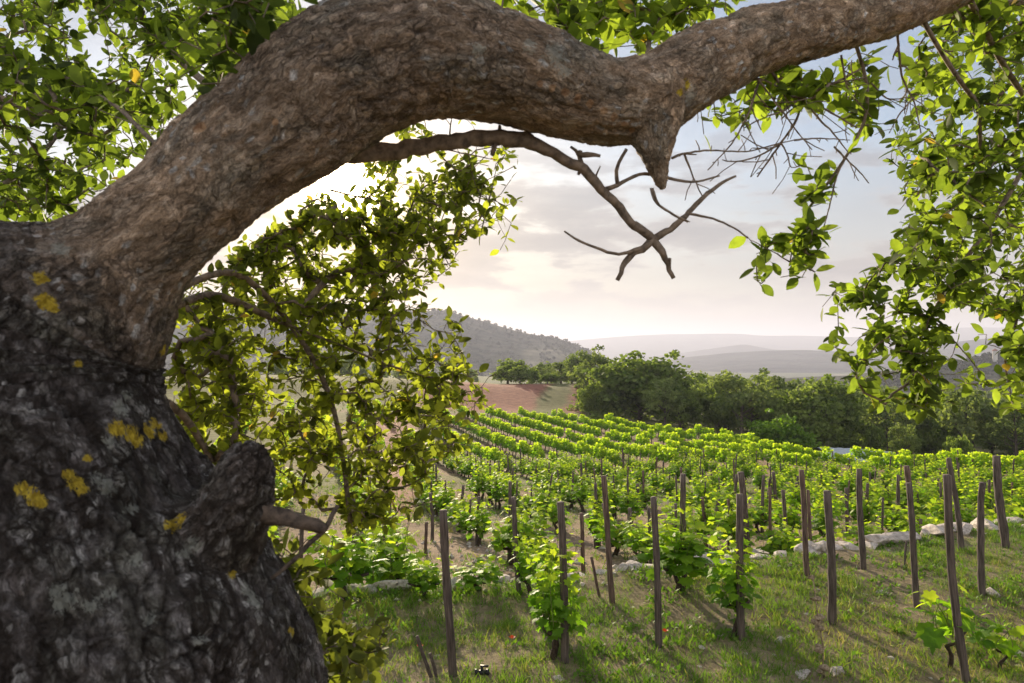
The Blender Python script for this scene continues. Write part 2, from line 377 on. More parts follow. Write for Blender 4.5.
ridge([(-900, 352), (-300, 342), (200, 336), (420, 344), (540, 345), (590, 339), (640, 335), (700, 334), (735, 333), (760, 336), (790, 335), (840, 337), (890, 337), (930, 331), (965, 327), (1004, 328), (1060, 322), (1300, 330), (1900, 345)], 6200, -70, 1500, 2000, hm_far, 30, 1)
ridge([(560, 372), (640, 358), (690, 352), (717, 348), (745, 344), (765, 348), (800, 352), (860, 350), (960, 345), (1100, 340), (1500, 350)], 4000, -68, 700, 500, hm_far, 14, 2)
ridge([(600, 380), (650, 364), (684, 357), (734, 352), (800, 350), (830, 351), (870, 355), (917, 348), (944, 343), (984, 339), (1024, 335), (1150, 330), (1600, 350)], 2600, -66, 800, 500, hm_far, 13, 3)
hA = ridge([(-500, 340), (-100, 322), (150, 308), (300, 312), (400, 312), (445, 311), (470, 319), (500, 327), (530, 335), (555, 338), (580, 347), (600, 357), (625, 372), (660, 392)], 1300, -55, 620, 500, hm_near, 16, 4)
hB = ridge([(700, 428), (780, 412), (860, 388), (937, 366), (975, 360), (1024, 351), (1150, 345), (1500, 352)], 640, -40, 330, 300, hm_near, 6, 5)

# ------------------------------------------------------------------ trees beyond the field
quad_t = np.array([(-0.5, -0.4, 0), (0.5, -0.5, 0.12), (0.42, 0.5, 0), (-0.45, 0.45, 0.15)]); quad_f = [(0, 1, 2, 3)]
tri_t = np.array([(-0.5, -0.35, 0), (0.5, -0.4, 0.1), (0.05, 0.6, 0)]); tri_f = [(0, 1, 2)]
def rand_dir(n, up=0.0, r=rng):
    d = r.normal(size=(n, 3)); d[:, 2] += up; return d / np.linalg.norm(d, axis=1)[:, None]
def crown_arr(blobs, per, size, seed):
    r = np.random.default_rng(seed); Ps, Ns, Ts = [], [], []
    for (c, rad, tint) in blobs:
        n = int(per * rad * rad)
        d = rand_dir(n, 0.25, r); rr = r.uniform(0.45, 1.0, n) ** 0.5 * (1 + 0.25 * r.normal(size=n))
        Ps.append(np.array(c) + d * (rr * 1.0)[:, None] * np.array([rad, rad, rad * 0.75])); Ns.append(d + 0.7 * rand_dir(n, 0, r))
        Ts.append(np.clip(tint + r.uniform(-0.25, 0.25, n), 0, 1))
    Ps, Ns, Ts = np.concatenate(Ps), np.concatenate(Ns), np.concatenate(Ts)
    return inst(quad_t, quad_f, Ps, rand_dir(len(Ps), 0, r), Ns, r.uniform(0.6, 1.3, len(Ps)) * size, Ts)
def make_tree(name, label, cat, height, width, kind, seed, leafmat, per=130, size=0.26, group=None):
    r = np.random.default_rng(seed)
    root = empty(name); tag(root, label, cat, group)
    mb = MB(); h = height
    lean = r.uniform(-0.05, 0.05, 2) * h
    tp = [(lean[0] * t * t, lean[1] * t * t, -0.4 + (h * 0.8 + 0.4) * t) for t in np.linspace(0, 1, 8)]
    r0 = 0.03 * h
    mb.tube(tp, [r0 * (1 - 0.8 * t) for t in np.linspace(0, 1, 8)], 8, rough=0.1)
    blobs = []; nb = {'round': 22, 'pine': 18, 'cone': 22, 'bush': 12}[kind]
    for i in range(nb):
        if kind == 'round': hh = r.uniform(0.30, 0.93); prof = math.sin(PI * min(1, (hh - 0.12) / 0.95)) ** 0.6
        elif kind == 'pine': hh = r.uniform(0.38, 0.95); prof = 0.45 + 0.6 * math.sin(PI * (hh - 0.3) / 0.75)
        elif kind == 'cone': hh = r.uniform(0.2, 0.97); prof = 1.05 - hh
        else: hh = r.uniform(0.2, 0.8); prof = math.sqrt(max(0.05, 1 - (hh - 0.3) ** 2 * 2.5))
        an = i * 2.4 + r.uniform(-0.4, 0.4); rd = width / 2 * prof * r.uniform(0.35, 0.85)
        br = width * r.uniform(0.13, 0.22) * (1.15 if kind in ('round', 'bush') else 0.9)
        c = np.array([lean[0] * hh + rd * math.cos(an), lean[1] * hh + rd * math.sin(an), h * hh])
        st = np.array([lean[0] * hh * hh, lean[1] * hh * hh, h * max(0.12, hh - 0.22)])
        md = (st + c) / 2 + r.normal(size=3) * 0.03 * h
        mb.tube([st, md, c], [r0 * 0.35, r0 * 0.22, r0 * 0.1], 5)
        blobs.append((c, br, r.uniform(0.1, 0.9)))
        for _ in range(3):
            blobs.append((c + r.normal(size=3) * br * 0.75, br * r.uniform(0.35, 0.6), r.uniform(0.1, 0.95)))
    blobs.append((np.array([lean[0], lean[1], h * 0.9]), width * 0.13, 0.6))
    mb.build('trunk', M['tree_trunk'], root)
    V, L, Zs, T = crown_arr(blobs, per, size, seed + 1)
    mesh_np('crown', V, L, Zs, leafmat, root, {'tint': T}, smooth=False)
    return root
PROTOS = {}
def proto(k, *a, **kw):
    PROTOS[k] = make_tree(*a, **kw); PROTOS[k]['_used'] = 0; return PROTOS[k]
proto('oakA', 'broad_tree', 'x', 'tree', 6.5, 6.5, 'round', 11, M['tree_leaf'])
proto('oakB', 'broad_tree', 'x', 'tree', 6.0, 5.2, 'round', 12, M['tree_leaf'])
proto('pineA', 'pine_tree', 'x', 'pine', 7.5, 5.0, 'pine', 13, M['pine_leaf'], per=120, size=0.24)
proto('pineB', 'pine_tree', 'x', 'pine', 7.0, 4.2, 'cone', 14, M['pine_leaf'], per=120, size=0.24)
proto('pineC', 'pine_tree', 'x', 'pine', 6.6, 5.6, 'pine', 15, M['pine_leaf'], per=120, size=0.24)
proto('greyA', 'bare_tree', 'x', 'tree', 5.0, 4.6, 'round', 16, M['grey_leaf'], per=90, size=0.2)
proto('bushA', 'bush', 'x', 'bush', 2.2, 3.6, 'bush', 17, M['bush_leaf'], per=260, size=0.16)
proto('bushB', 'bush', 'x', 'bush', 1.8, 2.8, 'bush', 18, M['tree_leaf'], per=260, size=0.16)
def place_tree(k, x, y, hscale, label, group=None, wscale=None, rz=None, sink=0.0):
    p = PROTOS[k]
    o = p if not p['_used'] else copy_tree(p)
    p['_used'] = 1
    if '_used' in o and o is not p: del o['_used']
    o.location = (x, y, Hs(x, y) - sink); o.rotation_euler.z = random.uniform(0, 6.28) if rz is None else rz
    w = wscale or hscale; o.scale = (w, w, hscale); o['label'] = label
    if group: o['group'] = group
    elif 'group' in o: del o['group']
    return o
TREES = []
def tree_at(k, px, pytop, Y, wpx, label, group=None, protoH=None, protoW=None):
    x = P(px, 400, Y).x; g = Hs(x, Y); top = P(px, pytop, Y).z
    ph, pw = {'oakA': (6.6, 6.4), 'oakB': (6.1, 5.2), 'pineA': (7.7, 5.0), 'pineB': (7.0, 4.2), 'pineC': (6.8, 5.6), 'greyA': (5.1, 4.6), 'bushA': (2.1, 3.8), 'bushB': (1.7, 3.0)}[k]
    TREES.append((x, Y)); return place_tree(k, x, Y, (top - g) / ph, label, group, wpx * Y / F / pw)
# the ones the photograph shows clearly
tree_at('oakA', 640, 359, 82, 96, 'large dark green rounded tree, biggest crown at the upper edge of the vineyard')
tree_at('pineA', 594, 349, 96, 44, 'dark pine with ragged top directly left of the biggest round tree')
tree_at('pineB', 561, 362, 110, 26, 'small dark conifer standing above the red earth bank, nearest the tall ragged pine')
tree_at('pineC', 541, 367, 120, 26, 'low dark pine above the middle of the red earth bank')
tree_at('oakB', 508, 362, 112, 34, 'pale green tree above the left end of the red earth bank')
tree_at('oakB', 590, 385, 80, 26, 'small dark tree at the right end of the red earth bank')
tree_at('bushB', 606, 392, 79, 30, 'dark bush at the foot of the biggest round tree')
tree_at('pineC', 716, 373, 100, 44, 'dark pine next to the right of the biggest round tree, partly behind it')
tree_at('oakA', 683, 384, 84, 40, 'dark tree leaning against the right side of the biggest round tree')
tree_at('bushA', 781, 421, 57, 66, 'bright green bush at the far edge of the vineyard')
tree_at('pineC', 904, 425, 52, 26, 'small olive green pine right of the pale blue sheet')
tree_at('pineA', 1016, 400, 60, 44, 'yellowish green pine at the far right edge above the stakes')
tree_at('oakB', 846, 440, 75, 30, 'grey green shrub like tree behind the pale blue sheet')
tree_at('bushB', 958, 440, 48, 30, 'pale green shrub behind the stakes at the lower right of the wood')
tree_at('bushB', 875, 430, 62, 22, 'dark green shrub just beyond the pale blue sheet')
r = random.Random(5); wood = 0
GL = {'oakA': 'dark round topped oak in the wood beyond the vineyard', 'oakB': 'small mid green oak in the wood beyond the vineyard', 'pineA': 'tall open crowned pine in the wood beyond the vineyard',
      'pineB': 'narrow pointed pine in the wood beyond the vineyard', 'pineC': 'broad flat topped pine in the wood beyond the vineyard', 'greyA': 'grey leafless looking tree in the wood beyond the vineyard'}
for Y0, Y1, cnt, mind in ((64, 100, 45, 4.2), (100, 170, 110, 5.0), (170, 330, 115, 6.5)):
    n = 0; tries = 0
    while n < cnt and tries < 8000:
        tries += 1
        Y_ = r.uniform(Y0, Y1); a_x = r.uniform(0.14 if Y0 < 100 else 0.10, 0.86); x = a_x * Y_
        if Y_ < float(edge_y(np.array([x]), np.array([Y_]))[0]) + 10: continue
        if a_x < 0.2 and Y_ < 100: continue
        if any((x - u) ** 2 + (Y_ - v) ** 2 < mind ** 2 for u, v in TREES): continue
        TREES.append((x, Y_)); n += 1
        k = r.choices(['oakA', 'oakB', 'pineA', 'pineB', 'pineC', 'greyA'], [3, 4, 3, 2, 4, 1.0 if Y_ > 105 and a_x > 0.4 else 0])[0]
        s = r.uniform(0.72, 1.12)
        hh = {'oakA': 6.6, 'oakB': 6.1, 'pineA': 7.7, 'pineB': 7.0, 'pineC': 6.8, 'greyA': 5.1}[k]
        cap = P(600, 373 + r.uniform(-1, 9) + max(0, a_x - 0.5) * 60, Y_).z - Hs(x, Y_)
        s = max(0.45, min(s, cap / hh))
        place_tree(k, x, Y_, s, GL[k], 'trees of the wood beyond the vineyard', s * r.uniform(0.95, 1.2))
# left: trees behind the red bank, at the foot of the hill
for k_, (px_, w_) in enumerate(((520, 24), (533, 16), (551, 20), (572, 22), (583, 20))):
    tree_at(['oakB', 'bushB', 'oakA', 'pineB', 'oakA'][k_], px_, 368 + k_ % 3 * 3, 106 + k_ % 2 * 6, w_, 'small tree in the hedge along the top of the red earth bank', 'trees behind the red bank')
n = 0
while n < 26:
    Y_ = r.uniform(115, 240); a_x = r.uniform(-0.35, 0.12); x = a_x * Y_
    if any((x - u) ** 2 + (Y_ - v) ** 2 < 36 for u, v in TREES): continue
    TREES.append((x, Y_)); n += 1
    k = r.choice(['oakA', 'oakB', 'pineC', 'pineB']); s = r.uniform(0.6, 0.85)
    place_tree(k, x, Y_, s, 'tree on the rising ground behind the red earth bank', 'trees behind the red bank', s * 1.15)
# far woods: stuff
def woods(g, n, size, seed, jmin=0.0):
    r2 = np.random.default_rng(seed); Xg, Yg, Zg = g; parts = []
    ti = r2.integers(0, 37, n); xi = r2.integers(14, Xg.shape[1] - 14, n)
    nu = n // 4; ti[:nu] = r2.integers(33, 37, nu)
    c = np.stack([Xg[ti, xi], Yg[ti, xi], Zg[ti, xi]], 1) + r2.normal(size=(n, 3)) * [size * .8, size * 1.6, 0]
    c[:, 2] += size * 0.25
    per = 26
    d = rand_dir(n * per, 0.3, r2); sc = np.repeat(r2.uniform(0.55, 1.15, n), per)
    pos = np.repeat(c, per, 0) + d * (sc * size * r2.uniform(0.5, 1.0, n * per))[:, None]
    return inst(quad_t, quad_f, pos, rand_dir(n * per, 0, r2), d + 0.5 * rand_dir(n * per, 0, r2), sc * size * 0.62, np.clip(np.repeat(r2.uniform(0, 1, n), per) + r2.uniform(-.1, .1, n * per), 0, 1))
V, L, Zs, T = join_np([woods(hB, 2600, 3.6, 3), woods(hA, 3600, 3.4, 4)])
tag(mesh_np('far_woods', V, L, Zs, M['far_leaf'], None, {'tint': T}, smooth=False), 'dense woods covering the hillsides behind the vineyard', 'woods', kind='stuff')

# small tower on the far hill, pale sheet roof beyond the field
tp_ = P(995, 352, 620); tower = empty('tower', (tp_.x, tp_.y, tp_.z - 9)); tag(tower, 'tiny pale tower on the wooded slope at the right', 'tower')
def box(mb, c, s, tint=0.0):
    x, y, z = c; a, b, d = s[0] / 2, s[1] / 2, s[2] / 2
    mb.add([(x - a, y - b, z - d), (x + a, y - b, z - d), (x + a, y + b, z - d), (x - a, y + b, z - d), (x - a, y - b, z + d), (x + a, y - b, z + d), (x + a, y + b, z + d), (x - a, y + b, z + d)],
           [(3, 2, 1, 0), (4, 5, 6, 7), (0, 1, 5, 4), (1, 2, 6, 5), (2, 3, 7, 6), (3, 0, 4, 7)], tint)
mb = MB(); mb.tube([(0, 0, -8), (0, 0, 4), (0, 0, 10)], [2.2, 2.0, 1.9], 12); mb.build('wall', M['wall_pale'], tower, False)
mb = MB(); mb.tube([(0, 0, 10.003), (0, 0, 10.6), (0, 0, 12.2)], [2.3, 2.2, 0.2], 12); mb.build('roof', M['roof_tile'], tower, False)
sh = empty('greenhouse', (0, 0, 0)); tag(sh, 'long low pale blue plastic covered roof beyond the vineyard', 'greenhouse')
Yg_ = 56; x0, x1 = P(818, 450, Yg_).x, P(892, 450, Yg_).x; zt = P(850, 447, Yg_).z
nx_, ny_ = 24, 9; V = []; fcs = []
for i in range(nx_ + 1):
    for j in range(ny_ + 1):
        u = j / ny_; V.append((x0 + (x1 - x0) * i / nx_, Yg_ - 2.2 + 4.4 * u, zt - 0.9 + 0.85 * math.sin(PI * u) + 0.025 * math.sin(i * 1.9) - 0.35 * (i / nx_) ** 2))
for i in range(nx_):
    for j in range(ny_): a0 = i * (ny_ + 1) + j; fcs.append((a0, a0 + ny_ + 1, a0 + ny_ + 2, a0 + 1))
mb = MB(); mb.add(V, fcs); mb.build('cover', M['blue_sheet'], sh)
gz = Hs((x0 + x1) / 2, Yg_)
for i in range(7):
    xx = x0 + (x1 - x0) * i / 6
    for yy in (-2.15, 2.15):
        mb = MB(); mb.tube([(xx, Yg_ + yy, gz - 2.0), (xx, Yg_ + yy, zt - 0.95 - 0.35 * (i / 6) ** 2)], [0.03, 0.03], 6); mb.build('support_post', M['metal'], sh)

# ------------------------------------------------------------------ vines
ol = [(0, -0.02), (0.16, -0.20), (0.40, -0.10), (0.36, 0.10), (0.56, 0.30), (0.36, 0.44), (0.30, 0.66), (0.12, 0.66), (0, 0.95),
      (-0.12, 0.66), (-0.30, 0.66), (-0.36, 0.44), (-0.56, 0.30), (-0.36, 0.10), (-0.40, -0.10), (-0.16, -0.20)]
vl_t = np.array([(0, 0.22, -0.04)] + [(x, y, -0.13 * (x * x + (y - 0.2) ** 2) * 3 + 0.06 * abs(x)) for x, y in ol])
vl_f = [(0, 1 + i, 1 + (i + 1) % len(ol)) for i in range(len(ol))]
def vine_shoots(r, n_shoots, hgt, spread, leafstep, lsize, trunk_h, droop=0.0):
    pos, dr, nm, sc, ti = [], [], [], [], []; stems = []
    for i in range(n_shoots):
        an = i * 2.4 + r.uniform(-0.5, 0.5); rd = r.uniform(0.02, 0.6) * spread
        b = np.array([rd * math.cos(an) * 0.7, rd * math.sin(an) * 0.7, trunk_h + r.uniform(-0.10, 0.06)])
        L_ = hgt * r.uniform(0.55, 1.05); out = np.array([math.cos(an), math.sin(an), 0]) * r.uniform(0.0, 0.55) * (0.5 + droop)
        pts = []
        for k in range(8):
            u = k / 7; pts.append(b + np.array([0, 0, L_]) * (u - droop * 0.7 * u * u) + out * L_ * u ** (1.2) + np.array([math.sin(u * 5 + i), math.cos(u * 4 + i), 0]) * 0.025)
        stems.append(pts); pts = np.array(pts); m_ = int(L_ / leafstep)
        for j in range(m_):
            u = (j + r.uniform(0.2, 0.9)) / m_; p = np.array([np.interp(u, np.linspace(0, 1, 8), pts[:, q]) for q in range(3)])
            a2 = j * 2.5 + i + r.uniform(-0.6, 0.6); side = np.array([math.cos(a2), math.sin(a2), r.uniform(-0.1, 0.5)])
            pet = lsize * r.uniform(0.4, 1.0) * (1.2 - 0.6 * u)
            pos.append(p + side * pet); dr.append(side * 0.8 + np.array([0, 0, r.uniform(-0.9, 0.15)])); nm.append(np.array([r.uniform(-.6, .6), r.uniform(-.6, .6), 0.9]) + side * 0.5)
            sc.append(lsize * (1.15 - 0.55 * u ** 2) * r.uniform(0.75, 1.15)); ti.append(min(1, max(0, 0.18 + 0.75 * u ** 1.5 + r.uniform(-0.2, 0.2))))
    return pos, dr, nm, sc, ti, stems
VINE_PROTO = []
def make_vine(seed, n_shoots, hgt, spread, trunk_h, lsize=0.115, step=0.05, young=False, droop=0.0):
    r = random.Random(seed); root = empty('grape_vine'); mb = MB()
    pts = []; a = r.uniform(0, 6)
    for k in range(7):
        u = k / 6; pts.append((0.05 * math.sin(a + u * 4) * u, 0.05 * math.cos(a + u * 3) * u, -0.08 + (trunk_h * 0.8 + 0.08) * u))
    r0 = 0.016 if young else 0.034
    mb.tube(pts, [r0 * (1.25 - 0.4 * u + 0.15 * math.sin(u * 20)) for u in np.linspace(0, 1, 7)], 8, rough=0.18)
    for i in range(3 if not young else 1):
        an = a + i * 2.1; e = np.array([math.cos(an) * spread * 0.45, math.sin(an) * spread * 0.45, trunk_h + 0.03]); s = np.array(pts[-1])
        mb.tube([s, (s + e) / 2 + np.array([0, 0, -0.03]), e], [r0 * 0.8, r0 * 0.65, r0 * 0.45], 6, rough=0.15)
    mb.build('trunk', M['vine_wood'], root)
    pos, dr, nm, sc, ti, stems = vine_shoots(r, n_shoots, hgt, spread, step, lsize, trunk_h, droop)
    ms = MB()
    for st in stems: ms.tube(st, np.linspace(0.0045, 0.002, len(st)), 4)
    ms.build('shoots', M['shoot'], root)
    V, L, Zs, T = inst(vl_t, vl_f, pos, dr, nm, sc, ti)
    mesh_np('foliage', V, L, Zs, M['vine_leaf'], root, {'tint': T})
    tag(root, 'x', 'grape vine'); return root
VG = 'grape vines of the vineyard'
for s, ns, hg, sp, th in ((1, 19, 0.74, 0.46, 0.34), (2, 22, 0.66, 0.52, 0.32), (3, 17, 0.82, 0.40, 0.38), (4, 24, 0.60, 0.58, 0.30), (5, 14, 0.70, 0.36, 0.36), (6, 21, 0.58, 0.54, 0.25)):
    VINE_PROTO.append(make_vine(s, ns, hg, sp, th, droop=0.25 if s in (4, 6) else 0.05)); VINE_PROTO[-1]['_used'] = 0
def place_vine(i, x, y, sc, label, group=None, sz=None):
    p = VINE_PROTO[i]; o = p if not p['_used'] else copy_tree(p); p['_used'] = 1
    if o is not p and '_used' in o: del o['_used']
    o.location = (x, y, Hs(x, y)); o.rotation_euler.z = random.uniform(0, 6.28); o.scale = (sc, sc, sz or sc)
    o['label'] = label
    if group: o['group'] = group
    return o
# stakes
def stake_mesh(name, h, r0, bend, hook, seed, mat):
    r = random.Random(seed); pts = []; n = 12
    for k in range(n + 1):
        u = k / n; z = -0.15 + (h + 0.15) * u
        pts.append((bend[0] * math.sin(PI * u) + 0.006 * math.sin(7 * u + seed), bend[1] * math.sin(PI * u * 1.3) + 0.006 * math.cos(5 * u + seed), z))
    if hook: pts[-1] = (pts[-1][0] + 0.05, pts[-1][1], pts[-1][2] - 0.01); pts[-2] = (pts[-2][0] + 0.012, pts[-2][1], pts[-2][2] - 0.02)
    rad = [r0 * (1.05 - 0.15 * k / n + 0.05 * math.sin(k * 2.1 + seed)) for k in range(n + 1)]
    mb = MB(); mb.tube(pts, rad, 9, rough=0.07); return mb.build(name, mat)
STAKE_PROTO = [stake_mesh('wooden_stake', 1.4, 0.036, ((0.0, 0.0), (0.01, 0.0), (-0.008, 0.01), (0.006, -0.008), (-0.012, 0.01))[i], False, i, M['stake'] if i != 3 else M['stake_red']) for i in range(5)]
for p in STAKE_PROTO: p['_used'] = 0
def stake(px0, py0, px1, py1, w, label, i=0, own=None, group=None):
    """top pixel, foot pixel, width in px"""
    b = hit(px1, py1); t_ = P(px0, py0, b.y); return stake3(b, t_, w * b.y / F / 2 * 0.86, label, i, own, group)
def stake3(b, t_, rad, label, i, own=None, group=None):
    if own: o = stake_mesh('wooden_stake', 1.4, 0.036, own[0], own[1], 50 + i, M['stake'])
    else:
        p = STAKE_PROTO[i % 5]; o = p if not p['_used'] else p.copy()
        if o is not p: COL.objects.link(o); del o['_used']
        p['_used'] = 1
    d = Vector(t_) - Vector(b); o.location = b
    q = d.to_track_quat('Z', 'Y'); o.rotation_mode = 'QUATERNION'; o.rotation_quaternion = q
    s = rad / 0.036; o.scale = (s, s, d.length / 1.4)
    if abs(b[2] - Hs(b[0], b[1])) > 0.3: print('stake off ground', label, b)
    tag(o, label, 'stake', group); return o
ST = [
 (443, 510, 453, 678, 10, 'thick grey stake standing nearest the oak foliage, left of all the others in the grass'),
 (513, 497, 519, 594, 6, 'dark stake behind the leafy vine nearest the bottom, on its left'),
 (561, 502, 565, 664, 9.5, 'dark stake carrying the big leafy vine left of the bare grass middle'),
 (603, 476, 613, 604, 7, 'tall slim stake leaning left, between two bare patches in front of the stone line'),
 (654, 497, 659, 650, 8, 'straight bare stake with reddish foot standing alone in the middle of the grass'),
 (683, 474, 684, 588, 7, 'stake rising out of the wide bushy vine at the stone line'),
 (739, 494, 741, 640, 9, 'stake in front of a close pair, with the bushy vine hanging on it'),
 (741, 472, 748, 560, 8, 'stake behind in the close pair above the bushy vine'),
 (801, 470, 808, 577, 6.5, 'slim stake leaning left just before the first pale flat stone'),
 (829, 491, 832, 625, 9.5, 'thick upright stake above the dry seed stalk'),
 (859, 469, 863, 570, 7, 'tall stake at the stone line with cut straight top, right of the thick upright one'),
 (846, 488, 848, 543, 4.5, 'short thin stake just beyond the stones beside the tall cut topped one'),
 (909, 483, 917, 609, 7, 'long thin stake leaning left in the grass, left of the crooked one'),
 (906, 466, 914, 536, 7, 'stake just behind the long thin leaning one'),
 (950, 458, 962, 551, 6, 'slanting thin stake behind the crooked one'),
 (996, 456, 1005, 548, 9, 'stout stake near the right end of the stone line'),
 (773, 472, 778, 520, 4.5, 'thin dark stake leaning left among the vines beyond the first pale flat stone'),
 (783, 490, 787, 548, 4.5, 'thin stake beside a bushy vine just beyond the stones'),
 (581, 513, 584, 575, 5, 'thin stake at the stones left of the tall slim leaning stake'),
 (596, 490, 599, 547, 4, 'thin stake behind the stones left of the tall slim leaning stake'),
 (630, 508, 630, 545, 5, 'short grey stake beyond the stones in the middle'),
 (638, 484, 637, 512, 4, 'short thin stake far behind the short grey one'),
 (718, 499, 717, 530, 4.5, 'short leaning stake left of the close pair'),
 (426, 522, 426, 555, 4, 'short stake seen beside the oak foliage behind the thick grey one'),
 (431, 493, 432, 541, 4, 'thin tall stake just behind the short one beside the oak foliage'),
 (353, 497, 353, 562, 7, 'stake seen through the gap under the hanging oak leaves'),
 (381, 504, 383, 548, 5, 'second stake in the gap under the hanging oak leaves, thinner'),
 (303, 508, 301, 572, 5, 'stake close to the oak trunk, behind the broken stub'),
]
for n_, s in enumerate(ST): stake(*s[:5], s[5], i=n_, own=((0.0, 0.0), False) if n_ in (4,) else None)
stake(946, 475, 967, 684, 9.5, 'crooked dark stake bent in the middle, by the young vine', i=1, own=((-0.045, 0.0), False))
stake(979, 481, 982, 597, 7.5, 'stake with hooked knob on its top near the right edge', i=2, own=((0.01, 0), True))
stake(591, 557, 600, 598, 3.5, 'short thin stick leaning left in the grass before the stones', i=3)
stake(906, 541, 905, 566, 2.5, 'tiny thin stick in the grass right of the tall cut topped stake', i=4)
stake(417, 636, 431, 677, 4.5, 'broken leaning stick at the bottom beside the thick grey stake', i=0)
stake(430, 653, 437, 680, 4, 'shorter broken stick beside the leaning one at the bottom', i=2)
# vines on the grass terrace
used = []
def tvine(i, px, py, h_px, w_px, label):
    b = hit(px, py); s = h_px * b.y / F / 1.15; w = w_px * b.y / F / 0.68
    o = place_vine(i, b.x, b.y, w, label, None, s); used.append((b.x, b.y)); return o
tvine(0, 553, 660, 118, 66, 'big leafy vine nearest the bottom of the grass, climbing its dark stake')
tvine(2, 735, 638, 108, 56, 'leafy vine on the front stake of the close pair')
tvine(1, 678, 592, 92, 78, 'wide bushy vine with dark twisted trunk at the stone line')
tvine(3, 345, 600, 105, 80, 'leafy vine beneath the hanging oak leaves')
tvine(4, 529, 600, 72, 45, 'leafy vine just behind the one nearest the bottom')
tvine(5, 479, 590, 50, 50, 'round low vine at the stone line between the two left stakes')
tvine(3, 425, 598, 55, 46, 'loose vine at the stone line right beside the hanging oak foliage')
b = hit(948, 668); yv = make_vine(31, 7, 0.42, 0.30, 0.22, lsize=0.14, step=0.075, young=True, droop=0.25)
yv.location = b; yv.scale = (1.25,) * 3; yv['label'] = 'young low vine with large pale leaves at the foot of the crooked stake'; used.append((b.x, b.y))
b2 = hit(1002, 672); yv2 = copy_tree(yv); yv2.location = b2; yv2.rotation_euler.z = 2; yv2.scale = (0.9,) * 3; yv2['label'] = 'sparse low vine right of the young one, its leaves darker and lying lower'
# the rows beyond the stones
ang = math.radians(-15); U = np.array([math.sin(ang), math.cos(ang)]); Vv = np.array([math.cos(ang), -math.sin(ang)])
vr = random.Random(3); cand = []
for zone in (0, 1):
    rs, ps = ((2.15, 1.12), (2.9, 0.82))[zone]
    for iu in range(-40, 120):
        for iv in range(-24, 34):
            p = U * (iu * ps + vr.uniform(-0.1, 0.1) + (iv % 3) * 0.3) + Vv * (iv * rs + vr.uniform(-0.08, 0.08) + (0.9 * math.sin(iu * ps * 0.045 + 1)))
            x, y = p
            if y < 7.5 or (zone == 0) != (y < 25 + 0.2 * x): continue
            s = y - float(wall_y(x)); a = x / y
            if s < 0.55 or a > 0.80 or a < -0.50: continue
            if y > float(edge_y(np.array([x]), np.array([y]))[0]) - 1.5: continue
            if -0.19 < a < -0.15 and 24 < y < 60: continue
            if vr.random() < (0.02 if a < 0.05 else 0.10 if y < 28 else 0.05): continue
            cand.append((math.hypot(x, y), x, y))
cand.sort(); print('vine candidates', len(cand))
LAB = ['bushy vine with bright leaves in the rows beyond the stones', 'tall leafy vine in the rows beyond the stones', 'slender upright vine in the rows beyond the stones',
       'wide spreading vine in the rows beyond the stones', 'small thin vine in the rows beyond the stones', 'low round vine in the rows beyond the stones']
far = []
n_ind = 300 - 9; ns = 0
for k, (d, x, y) in enumerate(cand):
    sc = vr.uniform(0.85, 1.15) * (1.0 if y > 26 else 0.95)
    if k < n_ind:
        i = vr.choice([0, 1, 2, 3, 4, 5]); place_vine(i, x, y, sc * (1.2 if y < 25 else 1.0), LAB[i], VG, sc * (1.08 if y < 25 else 0.98))
    else: far.append((x, y, sc))
    if ns < 225 and vr.random() < (0.86 if y < 27 else 0.45 if y < 45 else 0.2):
        ns += 1; z = Hs(x, y); h = vr.uniform(0.85, 1.45); lx, ly = vr.gauss(0, 0.05), vr.gauss(0, 0.05)
        bx, by = x + vr.uniform(-.1, .1), y + vr.uniform(-.12, .12)
        stake3((bx, by, z), (bx + lx * h, by + ly * h, z + h), vr.uniform(0.02, 0.038), 'weathered wooden stake among the vine rows beyond the stones', k, None, 'stakes among the vine rows')
pos, dr, nm, sc_, ti = [], [], [], [], []; mbt = MB()
for (x, y, s) in far:
    r = random.Random(int(x * 100 + y * 7)); z = Hs(x, y)
    n = 190
    an = np.array([r.uniform(0, 6.28) for _ in range(n)]); u = np.array([r.random() for _ in range(n)])
    rad = 0.36 * s * np.sqrt(np.array([r.random() for _ in range(n)])) * (1.1 - 0.5 * u)
    # stretched along the row so that neighbours nearly close up
    al = rad * np.cos(an) * 1.4; ac = rad * np.sin(an) * 0.85
    pp = np.stack([x + U[0] * al + Vv[0] * ac, y + U[1] * al + Vv[1] * ac, z + (0.40 + 0.68 * u * (0.8 + 0.3 * r.random())) * s], 1)
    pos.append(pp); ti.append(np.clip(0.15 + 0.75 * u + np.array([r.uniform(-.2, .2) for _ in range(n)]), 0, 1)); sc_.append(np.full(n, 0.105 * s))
    mbt.tube([(x, y, z - 0.1), (x + 0.03, y, z + 0.3), (x, y + 0.02, z + 0.6)], [0.04, 0.032, 0.02], 5)
pos = np.concatenate(pos); n = len(pos); r2 = np.random.default_rng(5)
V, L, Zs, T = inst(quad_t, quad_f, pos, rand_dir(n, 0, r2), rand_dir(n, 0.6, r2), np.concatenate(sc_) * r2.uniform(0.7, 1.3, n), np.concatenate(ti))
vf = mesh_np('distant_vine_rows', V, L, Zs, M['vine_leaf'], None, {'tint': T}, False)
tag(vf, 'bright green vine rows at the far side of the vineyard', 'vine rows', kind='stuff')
vt = mbt.build('trunk', M['vine_wood'], vf); vt['kind'] = 'stuff'

